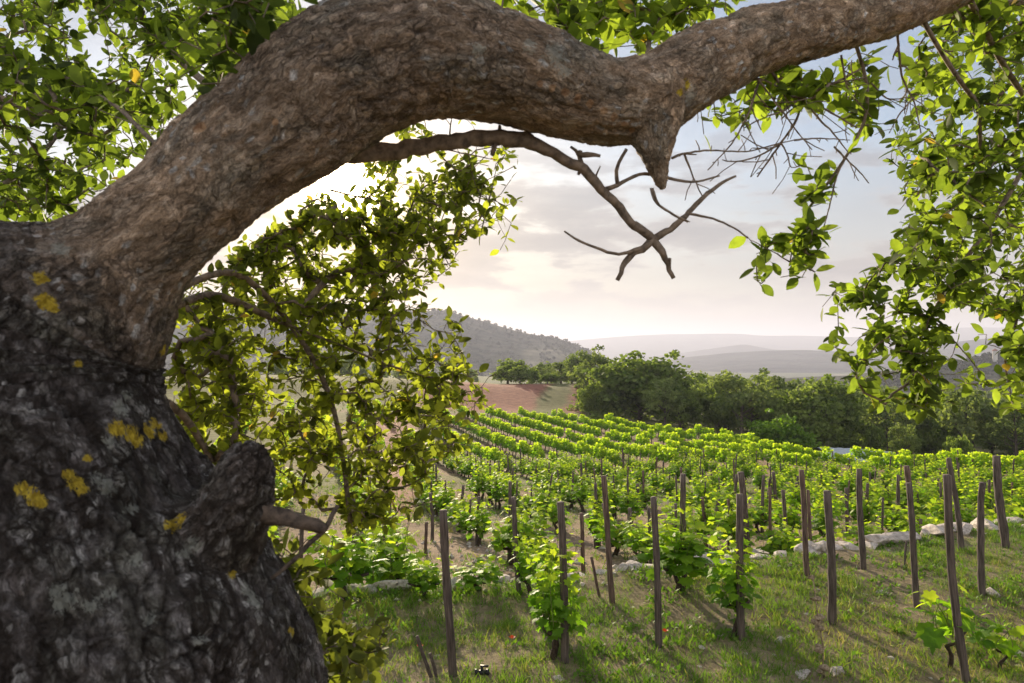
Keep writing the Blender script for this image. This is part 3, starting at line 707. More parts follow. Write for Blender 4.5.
# ------------------------------------------------------------------ stones
def rock_mesh(seed, flat):
    import bmesh
    bm = bmesh.new(); bmesh.ops.create_icosphere(bm, subdivisions=4, radius=0.5)
    V = np.array([v.co[:] for v in bm.verts]); Fc = [tuple(v.index for v in f.verts) for f in bm.faces]; bm.free()
    r = np.random.default_rng(seed)
    for _ in range(12):
        n = rand_dir(1, 0, r)[0]; h = r.uniform(0.22, 0.38); d = V @ n; V -= np.outer(np.clip(d - h, 0, None), n) * 0.92
    V += V * (0.10 * fbm(V * 3 + seed, 4, seed) + 0.05 * fbm(V * 11, 3, seed))[:, None]
    V *= np.array([1.0, r.uniform(0.65, 0.9), flat * 0.7]); V *= 1.4
    return V, Fc
ROCK = []
for i in range(8):
    V, Fc = rock_mesh(60 + i, [0.55, 0.7, 0.5, 0.8, 0.6, 0.45, 0.65, 0.75][i])
    mb = MB(); mb.add(V, Fc); o = mb.build('stone', M['stone'], None, False); o['_used'] = 0; ROCK.append(o)
def rock(i, x, y, s, label, group=None, dz=0.2, sx=1.0):
    p = ROCK[i % 8]; o = p if not p['_used'] else p.copy()
    if o is not p: COL.objects.link(o); del o['_used']
    p['_used'] = 1
    o.location = (x, y, Hs(x, y) + s * dz - 0.02); o.rotation_euler = (random.uniform(-.2, .2), random.uniform(-.2, .2), random.uniform(0, 6.28)); o.scale = (s * sx, s, s)
    tag(o, label, 'stone', group); return o
rr = random.Random(9); x = -3.2; k = 0
while x < 11.5 and k < 170:
    big = 0.28 if x < 2.2 else 0.44
    s = rr.uniform(0.4, 1.0) * big; w = float(wall_y(x))
    rock(k, x, w + 0.05 + rr.uniform(-0.13, 0.1), s, 'pale rough stone in the line along the terrace edge', 'stones lining the terrace edge', dz=rr.uniform(0.0, 0.25), sx=rr.uniform(1.1, 1.9))
    if rr.random() < 0.6:
        rock(k + 3, x + 0.05, w + 0.2 + rr.uniform(-0.45, 0.25), s * rr.uniform(0.35, 0.8), 'pale rough stone in the line along the terrace edge', 'stones lining the terrace edge', dz=0.25)
    x += s * rr.uniform(0.5, 0.8); k += 1
o = rock(2, *hit(763, 556)[:2], 0.55, 'large pale flat stone at the terrace edge, wider than its neighbours', dz=0.1, sx=1.5)
for i, (px, py, w, lab) in enumerate([(779, 642, 12, 'rounded pale stone in the grass below the thick upright stake'), (803, 676, 15, 'pale flat stone at the bottom left of the seed stalk'), (837, 672, 15, 'grey stone at the bottom right of the seed stalk'),
        (1018, 656, 16, 'pale stone at the right edge behind the young vines'), (653, 676, 9, 'small pale stone at the bottom below the lone straight stake'), (883, 594, 10, 'small flat stone in the grass left of the long thin leaning stake'),
        (993, 596, 16, 'flat half buried stone beside the knobbed stake'), (560, 680, 12, 'small stone at the foot of the big leafy vine')]):
    h_ = hit(px, py); rock(i + 1, h_.x, h_.y, w * h_.y / F * 1.1, lab, dz=0.15)
n = 0
while n < 90:
    px, py = rr.uniform(400, 1024), rr.uniform(575, 683); h_ = hit(px, py, 3, 40)
    if float(h_.y) > float(wall_y(h_.x)) - 0.1: continue
    rock(n, h_.x, h_.y, rr.uniform(0.025, 0.075), 'small pale stone scattered in the terrace grass', 'small stones scattered in the grass', dz=0.25); n += 1
# gravel between the near vines: stuff
r2 = np.random.default_rng(8); n = 7000; gx = r2.uniform(-9, 16, n); gy = r2.uniform(7, 24, n) 
msk = (gx / gy > -0.6) & (gx / gy < 0.85) & ((noise2(gx, gy, 0.5, 61) > -0.1) | (np.abs(gy - wall_y(gx)) < 0.6)) & (gy > wall_y(gx) - 0.5); gx, gy = gx[msk], gy[msk]
gz = H(gx, gy); n = len(gx)
ot = np.array([(0.5, 0, 0), (0, 0.5, 0), (-0.5, 0, 0), (0, -0.45, 0), (0, 0, 0.32), (0.05, 0, -0.3)]); of = [(0, 1, 4), (1, 2, 4), (2, 3, 4), (3, 0, 4), (1, 0, 5), (2, 1, 5), (3, 2, 5), (0, 3, 5)]
V, L, Zs, T = inst(ot, of, np.stack([gx, gy, gz + 0.01], 1), rand_dir(n, 0, r2) * [1, 1, .2], rand_dir(n, 3, r2), r2.gamma(2.0, 0.02, n) + 0.02, np.zeros(n))
tag(mesh_np('gravel', V, L, Zs, M['stone'], None, None, False), 'loose pale stones and gravel on the soil between the near vines', 'gravel', kind='stuff')

# ------------------------------------------------------------------ grass: stuff
bl_t = np.array([(-0.03, 0, 0), (0.03, 0, 0), (0.022, 0.5, 0.07), (-0.022, 0.5, 0.07), (0.0, 1.0, 0.30)]); bl_f = [(0, 1, 2, 3), (3, 2, 4)]
def grass(n_t, x0, x1, y0, y1, per, hmin, hmax, thr, seed, keep, wide=1.0):
    r2 = np.random.default_rng(seed); x = r2.uniform(x0, x1, n_t); y = r2.uniform(y0, y1, n_t)
    nz = noise2(x, y, 1.1, 50) + 0.6 * noise2(x, y, 3.5, 52); m = keep(x, y) & (nz > thr + r2.normal(size=n_t) * 0.15); x, y, nz = x[m], y[m], nz[m]; n_t = len(x)
    dry = noise2(x, y, 0.6, 55) + 0.35 * r2.normal(size=n_t)
    xs = np.repeat(x, per) + r2.normal(size=n_t * per) * 0.035; ys = np.repeat(y, per) + r2.normal(size=n_t * per) * 0.035
    z = H(xs, ys) - 0.01; n = len(xs)
    d = np.stack([r2.normal(size=n) * 0.55, r2.normal(size=n) * 0.55, np.ones(n)], 1)
    hs = np.repeat(r2.uniform(hmin, hmax, n_t) * (0.75 + 0.5 * np.clip(nz, -.5, 1)), per) * r2.uniform(0.5, 1.2, n)
    tv = bl_t * np.array([wide, 1, 1])
    tint = np.clip(0.32 + 0.55 * np.repeat(dry, per) + r2.normal(size=n) * 0.13, 0, 1)
    return inst(tv, bl_f, np.stack([xs, ys, z], 1), d, rand_dir(n, 0, r2), hs, tint)
inview = lambda x, y: (x / y > -0.62) & (x / y < 0.86)
g1 = grass(36000, -4.5, 10.5, 4.2, 13, 11, 0.04, 0.12, -0.24, 1, lambda x, y: inview(x, y) & (y < wall_y(x) + 0.1), 1.5)
g2 = grass(17000, -12, 22, 8, 30, 6, 0.08, 0.20, -0.1, 2, lambda x, y: inview(x, y) & (y > wall_y(x)), 1.8)
g3 = grass(9000, -24, 60, 26, 80, 5, 0.15, 0.35, -0.1, 3, lambda x, y: inview(x, y) & (y > np.interp(x / y, EA, EY) - 3), 2.4)
V, L, Zs, T = join_np([g1, g2, g3])
tag(mesh_np('grass', V, L, Zs, M['grass'], None, {'tint': T}), 'short green and straw coloured grass growing in patches', 'grass', kind='stuff')
# broader weeds
r2 = np.random.default_rng(12); wx, wy = [], []
while len(wx) < 380:
    x, y = r2.uniform(-3, 10), r2.uniform(5, 13)
    if y < float(wall_y(x)) and x / y < 0.8 and noise2(x, y, 1.6, 71)[0] > 0.05: wx.append(x); wy.append(y)
wx = np.repeat(wx, 16) + r2.normal(size=380 * 16) * 0.05; wy = np.repeat(wy, 16) + r2.normal(size=380 * 16) * 0.05; n = len(wx)
lf_t = np.array([(0, 0, 0), (0.24, 0.4, 0.05), (0, 1, 0.1), (-0.24, 0.4, 0.05)]); lf_f = [(0, 1, 2, 3)]
V, L, Zs, T = inst(lf_t, lf_f, np.stack([wx, wy, H(wx, wy) + r2.uniform(0, 0.05, n)], 1), rand_dir(n, 0.5, r2), rand_dir(n, 1.5, r2), r2.uniform(0.03, 0.07, n), np.clip(r2.normal(size=n) * 0.15 + 0.15, 0, 1))
tag(mesh_np('weeds', V, L, Zs, M['grass'], None, {'tint': T}), 'low broad leaved weeds in the terrace grass', 'weeds', kind='stuff')

# poppies, dry stalk, irrigation fitting
pet_t = np.array([(0, 0, 0), (0.35, 0.35, 0.15), (0.42, 0.8, 0.3), (0, 1.0, 0.28), (-0.42, 0.8, 0.3), (-0.35, 0.35, 0.15)]); pet_f = [(0, 1, 2, 3), (0, 3, 4, 5)]
for (px, py, lab) in ((512, 652, 'red poppy in the grass left of the big leafy vine'), (665, 645, 'red poppy just right of the lone straight stake'), (420, 661, 'red poppy half hidden near the broken sticks')):
    b = hit(px, py); o = empty('poppy', b); tag(o, lab, 'poppy'); mb = MB(); mb.tube([(0, 0, -0.02), (0.01, 0, 0.06), (0, 0.0, 0.125)], [0.0025, 0.002, 0.002], 5); mb.build('stem', M['shoot'], o)
    d = np.array([(math.cos(a), math.sin(a), 0.25) for a in (0, 1.57, 3.14, 4.71)]); V, L, Zs, T = inst(pet_t, pet_f, np.tile((0, 0, 0.125), (4, 1)), d, np.tile((0, 0, 1.0), (4, 1)), np.full(4, 0.036), [0, .5, 1, .4])
    mesh_np('petals', V, L, Zs, M['poppy'], o, {'tint': T})
b = hit(824, 680); o = empty('dried_seed_stalk', b); tag(o, 'dry plant stalk with round seed heads standing below the thick upright stake', 'plant')
tz = P(813, 575, b.y) - b; mb = MB(); pts = [Vector((0, 0, -0.03)), tz * 0.35 + Vector((0.02, 0, 0)), tz * 0.7, tz]; mb.tube(pts, [0.009, 0.008, 0.007, 0.005], 6); mb.build('stem', M['dry'], o)
for k, u in enumerate((0.08, 0.13, 0.28, 0.31, 0.50, 0.55, 0.60, 0.78, 0.97)):
    c = tz * u + Vector((0.02 * math.sin(k * 2.3), 0.02 * math.cos(k * 2.3), 0)); mb = MB()
    V, Fc = rock_mesh(90 + k, 0.9); mb.add(V * (0.07 if u < 0.9 else 0.05) + np.array(c), Fc); mb.build('seed_head', M['dry'], o)
b = hit(482, 676); o = empty('irrigation_fitting', b); tag(o, 'small black irrigation valve lying in the grass at the bottom', 'pipe fitting')
mb = MB(); mb.tube([(-0.06, 0, 0.03), (0.06, 0, 0.03)], [0.02, 0.02], 12); mb.tube([(-0.062, 0, 0.03), (-0.035, 0, 0.03)], [0.028, 0.028], 12); mb.tube([(0.035, 0, 0.03), (0.062, 0, 0.03)], [0.028, 0.028], 12); mb.build('body', M['black'], o)
mb = MB(); mb.tube([(0, 0, 0.04), (0, 0, 0.08)], [0.012, 0.012], 10); box(mb, (0.02, 0, 0.085), (0.07, 0.02, 0.012)); mb.build('handle', M['black'], o)

# ------------------------------------------------------------------ the old oak
def path(pts):
    return [np.array(P(a, b, y)) for a, b, y, h in pts], [h * y / F for a, b, y, h in pts]
def resample(pts, rad, step):
    pts = np.array(pts); d = np.r_[0, np.cumsum(np.linalg.norm(np.diff(pts, axis=0), axis=1))]
    n = max(3, int(d[-1] / step)); s = np.linspace(0, d[-1], n)
    # catmull-rom like smoothing by cubic through numpy: linear + smoothing
    P_ = np.stack([np.interp(s, d, pts[:, k]) for k in range(3)], 1); R_ = np.interp(s, d, rad)
    for _ in range(3):
        P_[1:-1] = (P_[:-2] + 2 * P_[1:-1] + P_[2:]) / 4; R_[1:-1] = (R_[:-2] + 2 * R_[1:-1] + R_[2:]) / 4
    return P_, R_
TR = [(150, 1500, 1.15, 290), (125, 1000, 1.13, 242), (105, 800, 1.12, 222), (90, 683, 1.10, 206), (66, 600, 1.10, 182), (42, 530, 1.10, 155), (18, 460, 1.10, 137), (2, 400, 1.11, 131), (12, 345, 1.12, 124),
      (68, 314, 1.13, 88), (120, 266, 1.14, 56), (160, 226, 1.15, 51), (200, 190, 1.17, 53), (250, 149, 1.19, 58), (305, 104, 1.21, 66), (360, 68, 1.23, 65), (410, 54, 1.26, 61), (455, 57, 1.29, 56), (510, 71, 1.33, 51),
      (560, 90, 1.37, 47), (610, 102, 1.42, 42), (650, 98, 1.46, 40), (695, 70, 1.51, 35), (750, 44, 1.57, 32), (820, 25, 1.66, 29), (890, 9, 1.75, 26), (950, -12, 1.85, 22), (1010, -45, 2.0, 18), (1100, -100, 2.2, 12)]
FORK = [(10, 400, 1.2, 100), (-10, 338, 1.32, 92), (-90, 320, 1.42, 88), (-200, 290, 1.45, 86), (-300, 240, 1.4, 85), (-440, 40, 1.6, 75), (-540, -260, 1.8, 60)]
STUB = [(150, 600, 1.13, 60), (203, 548, 1.07, 48), (230, 508, 1.03, 41), (243, 482, 1.02, 37), (247, 463, 1.02, 27)]
KNOT = [(652, 95, 1.45, 36), (652, 122, 1.43, 27), (655, 145, 1.42, 19), (657, 165, 1.42, 12), (660, 178, 1.42, 9), (662, 187, 1.42, 6)]
SIDE = [(190, 180, 1.2, 40), (165, 160, 1.24, 17), (182, 128, 1.28, 12), (203, 108, 1.32, 9), (216, 92, 1.36, 6)]
LUMP = [(20, 420, 0.98, 80), (60, 520, 0.98, 85), (70, 640, 0.98, 100)]
oak = empty('oak_tree', (P(150, 1500, 1.15).x, 1.15, -1.75)); tag(oak, 'old oak with thick rough leaning trunk and arching limb framing the vineyard', 'tree')
import bmesh as _bm
_b = _bm.new(); _bm.ops.create_icosphere(_b, subdivisions=4, radius=1.0); SPH = np.array([v.co[:] for v in _b.verts]); SPF = [tuple(v.index for v in f.verts) for f in _b.faces]; _b.free()
mb = MB(); segs = []
for pth in (TR, FORK, STUB, KNOT, SIDE):
    p_, r_ = path(pth); segs.append(resample(p_, r_, 0.03))
    d_ = 0.0; p2, r2_ = resample(p_, r_, 0.006)
    for q_, w_ in zip(p2, r2_):
        if d_ <= 0: mb.add(SPH * (w_ * 1.02) + q_, SPF); d_ = max(0.006, w_ * 0.16)
        d_ -= 0.006
tmp = mb.build('tmp', None)
md = tmp.modifiers.new('r', 'REMESH'); md.mode = 'VOXEL'; md.voxel_size = 0.0065
ms = tmp.modifiers.new('s', 'SMOOTH'); ms.iterations = 12; ms.factor = 0.6
dg = bpy.context.evaluated_depsgraph_get(); me = bpy.data.meshes.new_from_object(tmp.evaluated_get(dg))
bpy.data.objects.remove(tmp)
# only the part the camera can come near needs the fine subdivision
def mesh_arrays(me):
    n = len(me.vertices); V = np.empty(n * 3, np.float32); me.vertices.foreach_get('co', V); V = V.reshape(-1, 3).astype(float)
    Nn = np.empty(n * 3, np.float32); me.vertex_normals.foreach_get('vector', Nn); return V, Nn.reshape(-1, 3).astype(float)
bmx = _bm.new(); bmx.from_mesh(me)
vis = [e for e in bmx.edges if all(-1.3 < v.co.z < 0.75 and v.co.x > -1.1 for v in e.verts) and (e.verts[0].co.y < 1.25 or e.verts[0].co.x > 0.0) and (e.verts[0].co.y < 0.98 or e.verts[0].co.z > -0.2)]
_bm.ops.subdivide_edges(bmx, edges=vis, cuts=1, use_grid_fill=True); bmx.to_mesh(me); bmx.free()
V, Nn = mesh_arrays(me); print('oak verts', len(V))
AP = np.concatenate([s[0] for s in segs]); AR = np.concatenate([s[1] for s in segs]); AT = np.concatenate([np.gradient(s[0], axis=0) for s in segs]); AT /= np.linalg.norm(AT, axis=1)[:, None]
AS = np.concatenate([np.r_[0, np.cumsum(np.linalg.norm(np.diff(s[0], axis=0), axis=1))] + 3 * i for i, s in enumerate(segs)])
idx = np.empty(len(V), int)
for c0 in range(0, len(V), 20000):
    d = np.linalg.norm(V[c0:c0 + 20000, None, :] - AP[None], axis=2) - AR[None]; idx[c0:c0 + 20000] = d.argmin(1)
rel = V - AP[idx]; along = (rel * AT[idx]).sum(1); s_al = AS[idx] + along; perp = rel - AT[idx] * along[:, None]
rad_l = AR[idx]
# bark coordinates: along the stem compressed, around the stem as is
warp = 0.005 * np.stack([fbm(V * 55, 3, 35), fbm(V * 55, 3, 36), fbm(V * 55, 3, 37)], 1) + 0.012 * np.stack([fbm(V * 14, 3, 5), fbm(V * 14, 3, 6), fbm(V * 14, 3, 7)], 1)
B = np.stack([s_al * 0.45, perp[:, 0], perp[:, 1]], 1) ; B2 = perp[:, 2] * 0.9
Bq = np.stack([s_al * 0.42 + 0.15 * B2, perp[:, 0] + 0.35 * B2 * 0, perp[:, 1] + 0 * B2], 1)
# orthonormal frame across the stem
up = np.array([0.1, -0.2, 0.97]); ax1 = np.cross(AT[idx], up); ax1 /= np.linalg.norm(ax1, axis=1)[:, None] + 1e-6
ax2 = np.cross(AT[idx], ax1)
Bq = np.stack([s_al * 0.58, (perp * ax1).sum(1), (perp * ax2).sum(1)], 1) + warp
nseg = np.concatenate([np.full(len(s_[0]), i) for i, s_ in enumerate(segs)])[idx]
rough = np.where(nseg == 2, 0.9, np.clip(0.22 + (rad_l - 0.10) / 0.13, 0, 1))        # coarse plates low on the trunk, finer bark on the limb
f1, f2, cid = voro(Bq * 30, 3); cw = 0.5 + 0.5 * fbm(Bq * 16, 2, 77); crackA = np.clip((f2 - f1) / (0.06 + 0.34 * cw), 0, 1); crackA = 1 - (1 - crackA) * np.clip(cw * 2.4 - 0.45, 0, 1)
g1_, g2_, cid2 = voro(Bq * 95 + 7, 4); crackB = np.clip((g2_ - g1_) / 0.25, 0, 1)
big = fbm(V * 5, 3, 11); mid = fbm(Bq * 28, 4, 12); fine = fbm(Bq * 130, 3, 13); ridgy = 1 - np.abs(fbm(Bq * np.array([14, 30, 30]), 4, 14)) * 2
disp = 0.020 * big * (0.5 + rough) + 0.006 * mid + 0.003 * fine + 0.004 * ridgy * (1.3 - rough)
fib = fbm(np.stack([s_al * 9, (perp * ax1).sum(1) * 75, (perp * ax2).sum(1) * 75], 1) + warp * 14, 4, 15)
disp += rough * (0.010 * (crackA ** 0.5 - 1) + 0.004 * (cid - 0.5) + 0.002 * (crackB - 1)) + (1 - rough) * (0.0035 * fib + 0.0018 * (crackB - 1))
fibr = np.clip(0.5 - fib * 1.6, 0, 1) * (1 - rough)
V2 = V + Nn * disp[:, None]
crack = (rough * (1 - crackA) * 0.9 + (1 - crackB) * (0.10 + 0.12 * rough) + 0.35 * np.clip(fibr - 0.55, 0, 1) * 2); crack = np.clip(crack, 0, 1)
bvh = BVHTree.FromPolygons([tuple(v) for v in V2], [tuple(p.vertices) for p in me.polygons])
bare = np.zeros(len(V)); lich = np.zeros(len(V)); pale = np.zeros(len(V))
def seed_on(px, py, r, arr):
    h = bvh.ray_cast(Vector((0, 0, 0)), pix(px, py).normalized())
    if h[0] is None: return
    d = np.linalg.norm(V2 - np.array(h[0]), axis=1); arr[:] = np.maximum(arr, np.clip(1.15 - d / (r * 0.8), 0, 1))
for s in ((24, 488, .018), (34, 497, .02), (40, 503, .016), (68, 474, .014), (76, 484, .02), (82, 490, .014), (172, 524, .02), (181, 518, .016), (118, 430, .026), (134, 437, .03), (148, 432, .024), (156, 424, .02), (162, 436, .018),
          (163, 350, .018), (166, 372, .016), (44, 301, .022), (52, 306, .018), (40, 278, .02), (78, 364, .012), (88, 458, .012), (686, 85, .02), (680, 92, .014), (292, 632, .016), (232, 575, .012)): seed_on(*s, lich)
for s in ((108, 486, .03), (98, 478, .02), (193, 545, .028), (183, 555, .018), (65, 600, .03), (58, 590, .02), (255, 600, .034), (248, 590, .024), (110, 594, .02), (92, 605, .02), (120, 408, .03), (126, 396, .02), (112, 440, .025), (135, 560, .02),
          (555, 55, .05), (565, 70, .03), (480, 50, .03), (690, 95, .04), (530, 45, .03), (130, 510, .02), (200, 640, .02), (60, 250, .03), (150, 620, .02)): seed_on(*s, pale)
for s in ((540, 84, .014), (552, 88, .016), (565, 93, .018), (578, 98, .018), (590, 104, .018), (603, 110, .018), (614, 117, .016), (624, 124, .014), (632, 130, .012), (200, 112 + 16, .02), (275, 122, .012)): seed_on(*s, bare)
m, t = newmat('oak_bark')
ab = attr(t, 'bark'); ac_ = attr(t, 'crack'); al_ = attr(t, 'lichen'); ap_ = attr(t, 'pale'); ar_ = attr(t, 'rough')
def nz_(sc, det=6.0, ro=0.6, vec=ab.outputs['Vector']):
    n_ = N(t, 'ShaderNodeTexNoise', Scale=sc, Detail=det, Roughness=ro); t.links.new(vec, n_.inputs['Vector']); return n_.outputs[0]
base_lo = ramp(t, nz_(45), [(0.32, (0.03, 0.025, 0.023)), (0.5, (0.085, 0.075, 0.072)), (0.66, (0.27, 0.26, 0.26))])
base_hi = ramp(t, nz_(40), [(0.3, (0.21, 0.15, 0.095)), (0.5, (0.40, 0.29, 0.195)), (0.7, (0.60, 0.50, 0.39))])
colr = mix(t, ar_.outputs['Fac'], base_hi, base_lo)
colr = mix(t, ramp(t, nz_(9, 4.0), [(0.5, (0, 0, 0)), (0.68, (0.55, 0.55, 0.55))]), colr, (0.26, 0.27, 0.23))
spk = N(t, 'ShaderNodeTexVoronoi', Scale=60.0); t.links.new(ab.outputs['Vector'], spk.inputs['Vector'])
spm = math_(t, 'MULTIPLY', ramp(t, math_(t, 'ADD', spk.outputs['Distance'], math_(t, 'MULTIPLY', math_(t, 'SUBTRACT', nz_(120, 4.0), 0.5), 0.8)), [(0.22, (1, 1, 1)), (0.34, (0, 0, 0))]), ramp(t, nz_(14, 3.0), [(0.49, (0, 0, 0)), (0.56, (1, 1, 1))]))
colr = mix(t, math_(t, 'MULTIPLY', spm, 0.9), colr, (0.46, 0.46, 0.45))
colr = mix(t, math_(t, 'MULTIPLY', ac_.outputs['Fac'], 0.85), colr, (0.022, 0.016, 0.013))
def warpv(sc, amp, vec):
    wn = N(t, 'ShaderNodeTexNoise', Scale=sc, Detail=4.0, Roughness=0.65); t.links.new(ab.outputs['Vector'], wn.inputs['Vector'])
    wv = N(t, 'ShaderNodeVectorMath', operation='MULTIPLY_ADD'); t.links.new(wn.outputs['Color'], wv.inputs[0]); wv.inputs[1].default_value = (amp,) * 3; t.links.new(vec, wv.inputs[2]); return wv.outputs[0]
wvec = warpv(130.0, 0.009, warpv(22.0, 0.022, ab.outputs['Vector']))
gaps = ramp(t, nz_(18, 3.0), [(0.40, (0.15, 0.15, 0.15)), (0.58, (1, 1, 1))])
def plates(sc, w):
    pl = N(t, 'ShaderNodeTexVoronoi', Scale=sc, feature='DISTANCE_TO_EDGE'); t.links.new(wvec, pl.inputs['Vector'])
    pc = N(t, 'ShaderNodeTexVoronoi', Scale=sc); t.links.new(wvec, pc.inputs['Vector'])
    return pl.outputs['Distance'], pc.outputs['Color'], math_(t, 'MULTIPLY', ramp(t, pl.outputs['Distance'], [(0.01, (1, 1, 1)), (w, (0, 0, 0))]), gaps)
dA, cA, mA = plates(36.0, 0.13); dB, cB, mB_ = plates(88.0, 0.15)
tone = mix(t, 1.0, ramp(t, cA, [(0.0, (0.65, 0.65, 0.65)), (1.0, (1.5, 1.5, 1.55))]), ramp(t, cB, [(0.0, (0.55, 0.55, 0.55)), (0.75, (1.2, 1.2, 1.2)), (1.0, (2.3, 2.3, 2.35))]), 'MULTIPLY')
grit = ramp(t, nz_(330, 5.0, 0.75), [(0.36, (0.45, 0.43, 0.42)), (0.64, (1.6, 1.6, 1.6))])
colr = mix(t, 0.55, colr, mix(t, 1.0, colr, tone, 'MULTIPLY'))
colr = mix(t, 0.85, colr, mix(t, 1.0, colr, grit, 'MULTIPLY'))
colr = mix(t, math_(t, 'MULTIPLY', mA, math_(t, 'ADD', math_(t, 'MULTIPLY', ar_.outputs['Fac'], 0.8), 0.15)), colr, (0.022, 0.016, 0.013))
colr = mix(t, math_(t, 'MULTIPLY', mB_, math_(t, 'ADD', math_(t, 'MULTIPLY', ar_.outputs['Fac'], 0.5), 0.3)), colr, (0.03, 0.022, 0.017))
abr = attr(t, 'bare')
colr = mix(t, ramp(t, math_(t, 'ADD', abr.outputs['Fac'], math_(t, 'SUBTRACT', nz_(70, 4.0), 0.5)), [(0.42, (0, 0, 0)), (0.62, (0.8, 0.8, 0.8))]), colr, ramp(t, nz_(90, 6.0), [(0.35, (0.26, 0.13, 0.06)), (0.65, (0.62, 0.40, 0.23))]))
edge = math_(t, 'MULTIPLY', math_(t, 'SUBTRACT', nz_(170, 6.0, 0.8), 0.5), 5.0)
pm = ramp(t, math_(t, 'MULTIPLY', math_(t, 'ADD', math_(t, 'ADD', ap_.outputs['Fac'], edge), -0.35), ap_.outputs['Fac']), [(0.10, (0, 0, 0)), (0.30, (1, 1, 1))])
colr = mix(t, math_(t, 'MULTIPLY', pm, 0.6), colr, (0.38, 0.40, 0.36))
lm = ramp(t, math_(t, 'MULTIPLY', math_(t, 'ADD', math_(t, 'ADD', al_.outputs['Fac'], edge), -0.2), al_.outputs['Fac']), [(0.12, (0, 0, 0)), (0.22, (1, 1, 1))])
colr = mix(t, lm, colr, ramp(t, nz_(200), [(0.4, (0.36, 0.25, 0.02)), (0.6, (0.62, 0.47, 0.05))]))
p = N(t, 'ShaderNodeBsdfPrincipled', Roughness=0.85); p.inputs['Specular IOR Level'].default_value = 0.25
t.links.new(colr, p.inputs['Base Color'])
def bump(h, st, dist, prev=None):
    b = N(t, 'ShaderNodeBump', Distance=dist)
    if isinstance(st, float): b.inputs['Strength'].default_value = st
    else: t.links.new(st, b.inputs['Strength'])
    t.links.new(h, b.inputs['Height'])
    if prev: t.links.new(prev, b.inputs['Normal'])
    return b.outputs[0]
bn = bump(mA, math_(t, 'ADD', math_(t, 'MULTIPLY', ar_.outputs['Fac'], 0.7), 0.2), -0.010)
bn = bump(mB_, 0.9, -0.006, bn)
bn = bump(nz_(75, 8.0, 0.75), 0.9, 0.009, bn)
b2_ = N(t, 'ShaderNodeBump', Strength=0.9, Distance=0.005); t.links.new(nz_(330, 5.0, 0.75), b2_.inputs['Height']); t.links.new(bn, b2_.inputs['Normal'])
t.links.new(b2_.outputs[0], p.inputs['Normal']); finish(t, p.outputs[0]); M['bark'] = m
me.vertices.foreach_set('co', V2.astype(np.float32).ravel()); me.materials.clear(); me.materials.append(m)
for nme, arr in (('crack', crack), ('lichen', lich), ('pale', pale), ('rough', rough), ('bare', bare)):
    a = me.attributes.new(nme, 'FLOAT', 'POINT'); a.data.foreach_set('value', arr.astype(np.float32))
a = me.attributes.new('bark', 'FLOAT_VECTOR', 'POINT'); a.data.foreach_set('vector', Bq.astype(np.float32).ravel())
me.polygons.foreach_set('use_smooth', np.ones(len(me.polygons), bool)); me.update()
trunk = bpy.data.objects.new('trunk', me); COL.objects.link(trunk)
def adopt(o, root):
    o.parent = root; o.matrix_parent_inverse.identity(); o.location = -root.location
adopt(trunk, oak)

# dead branch below the limb, traced with its forks
mb = MB()
def br(pts, Ys=None, w0=1, sides=9, rough=0.12):
    p_, r_ = path(pts); p_, r_ = resample(p_, r_, 0.012)
    j = 0.0022 * np.clip(r_ / 0.006, 0.3, 1.5)[:, None] * np.stack([fbm(p_ * 40, 2, 1), fbm(p_ * 40, 2, 2), fbm(p_ * 40, 2, 3)], 1) * 3
    mb.tube(p_ + j, r_, sides, rough=rough)
br([(335, 150, 1.3, 12), (365, 157, 1.33, 9), (400, 150, 1.35, 9), (450, 141, 1.36, 8), (500, 137, 1.38, 8.5), (530, 141, 1.39, 8), (548, 150, 1.4, 5.5), (580, 168, 1.42, 5.5), (610, 197, 1.44, 4.5), (636, 228, 1.46, 4.5), (651, 240, 1.47, 5), (664, 258, 1.48, 3), (674, 279, 1.49, 2)])
br([(651, 240, 1.47, 4), (634, 252, 1.47, 3.4), (622, 266, 1.46, 2.8), (617, 279, 1.46, 2.2)])
br([(651, 241, 1.47, 4.2), (668, 231, 1.48, 3.2), (690, 214, 1.49, 2.8), (700, 200, 1.5, 2.4), (722, 182, 1.52, 1.8), (736, 176, 1.53, 1.2)])
br([(650, 243, 1.47, 2.6), (622, 256, 1.45, 1.6), (596, 248, 1.43, 1.4), (575, 240, 1.42, 1.2), (564, 231, 1.41, 0.9)])
br([(690, 214, 1.49, 1.4), (715, 218, 1.5, 1.1), (738, 230, 1.5, 0.9), (748, 238, 1.51, 0.8)])
br([(668, 262, 1.48, 1.4), (672, 250, 1.47, 1.2), (669, 270, 1.47, 0.8)])
br([(581, 150, 1.41, 2.2), (576, 158, 1.41, 3), (583, 153, 1.41, 3.5), (592, 152, 1.41, 2.5), (600, 156, 1.41, 1.5)])
br([(580, 168, 1.42, 3), (583, 158, 1.42, 2.5), (577, 148, 1.42, 2), (570, 146, 1.42, 1.2)]); br([(583, 165, 1.42, 3), (578, 175, 1.42, 1.5)])
br([(497, 137, 1.38, 3), (495, 146, 1.37, 3), (493, 154, 1.37, 2.2)]); br([(497, 134, 1.38, 2.5), (499, 126, 1.37, 1.5)])
br([(606, 190, 1.44, 2.8), (625, 182, 1.44, 1.8), (640, 172, 1.44, 1.8), (668, 178, 1.45, 1.8), (692, 183, 1.45, 1.2), (720, 176, 1.46, 0.8)])
br([(617, 185, 1.44, 2.2), (615, 168, 1.43, 1.8), (620, 156, 1.42, 1.8), (627, 150, 1.42, 1.8)])
br([(652, 188, 1.42, 1.6), (655, 202, 1.42, 1.4), (672, 215, 1.44, 1.2), (688, 222, 1.46, 1.0)])
br([(497, 160, 1.37, 0.4), (450, 150, 1.36, 0.8), (440, 150, 1.36, 0.4)])
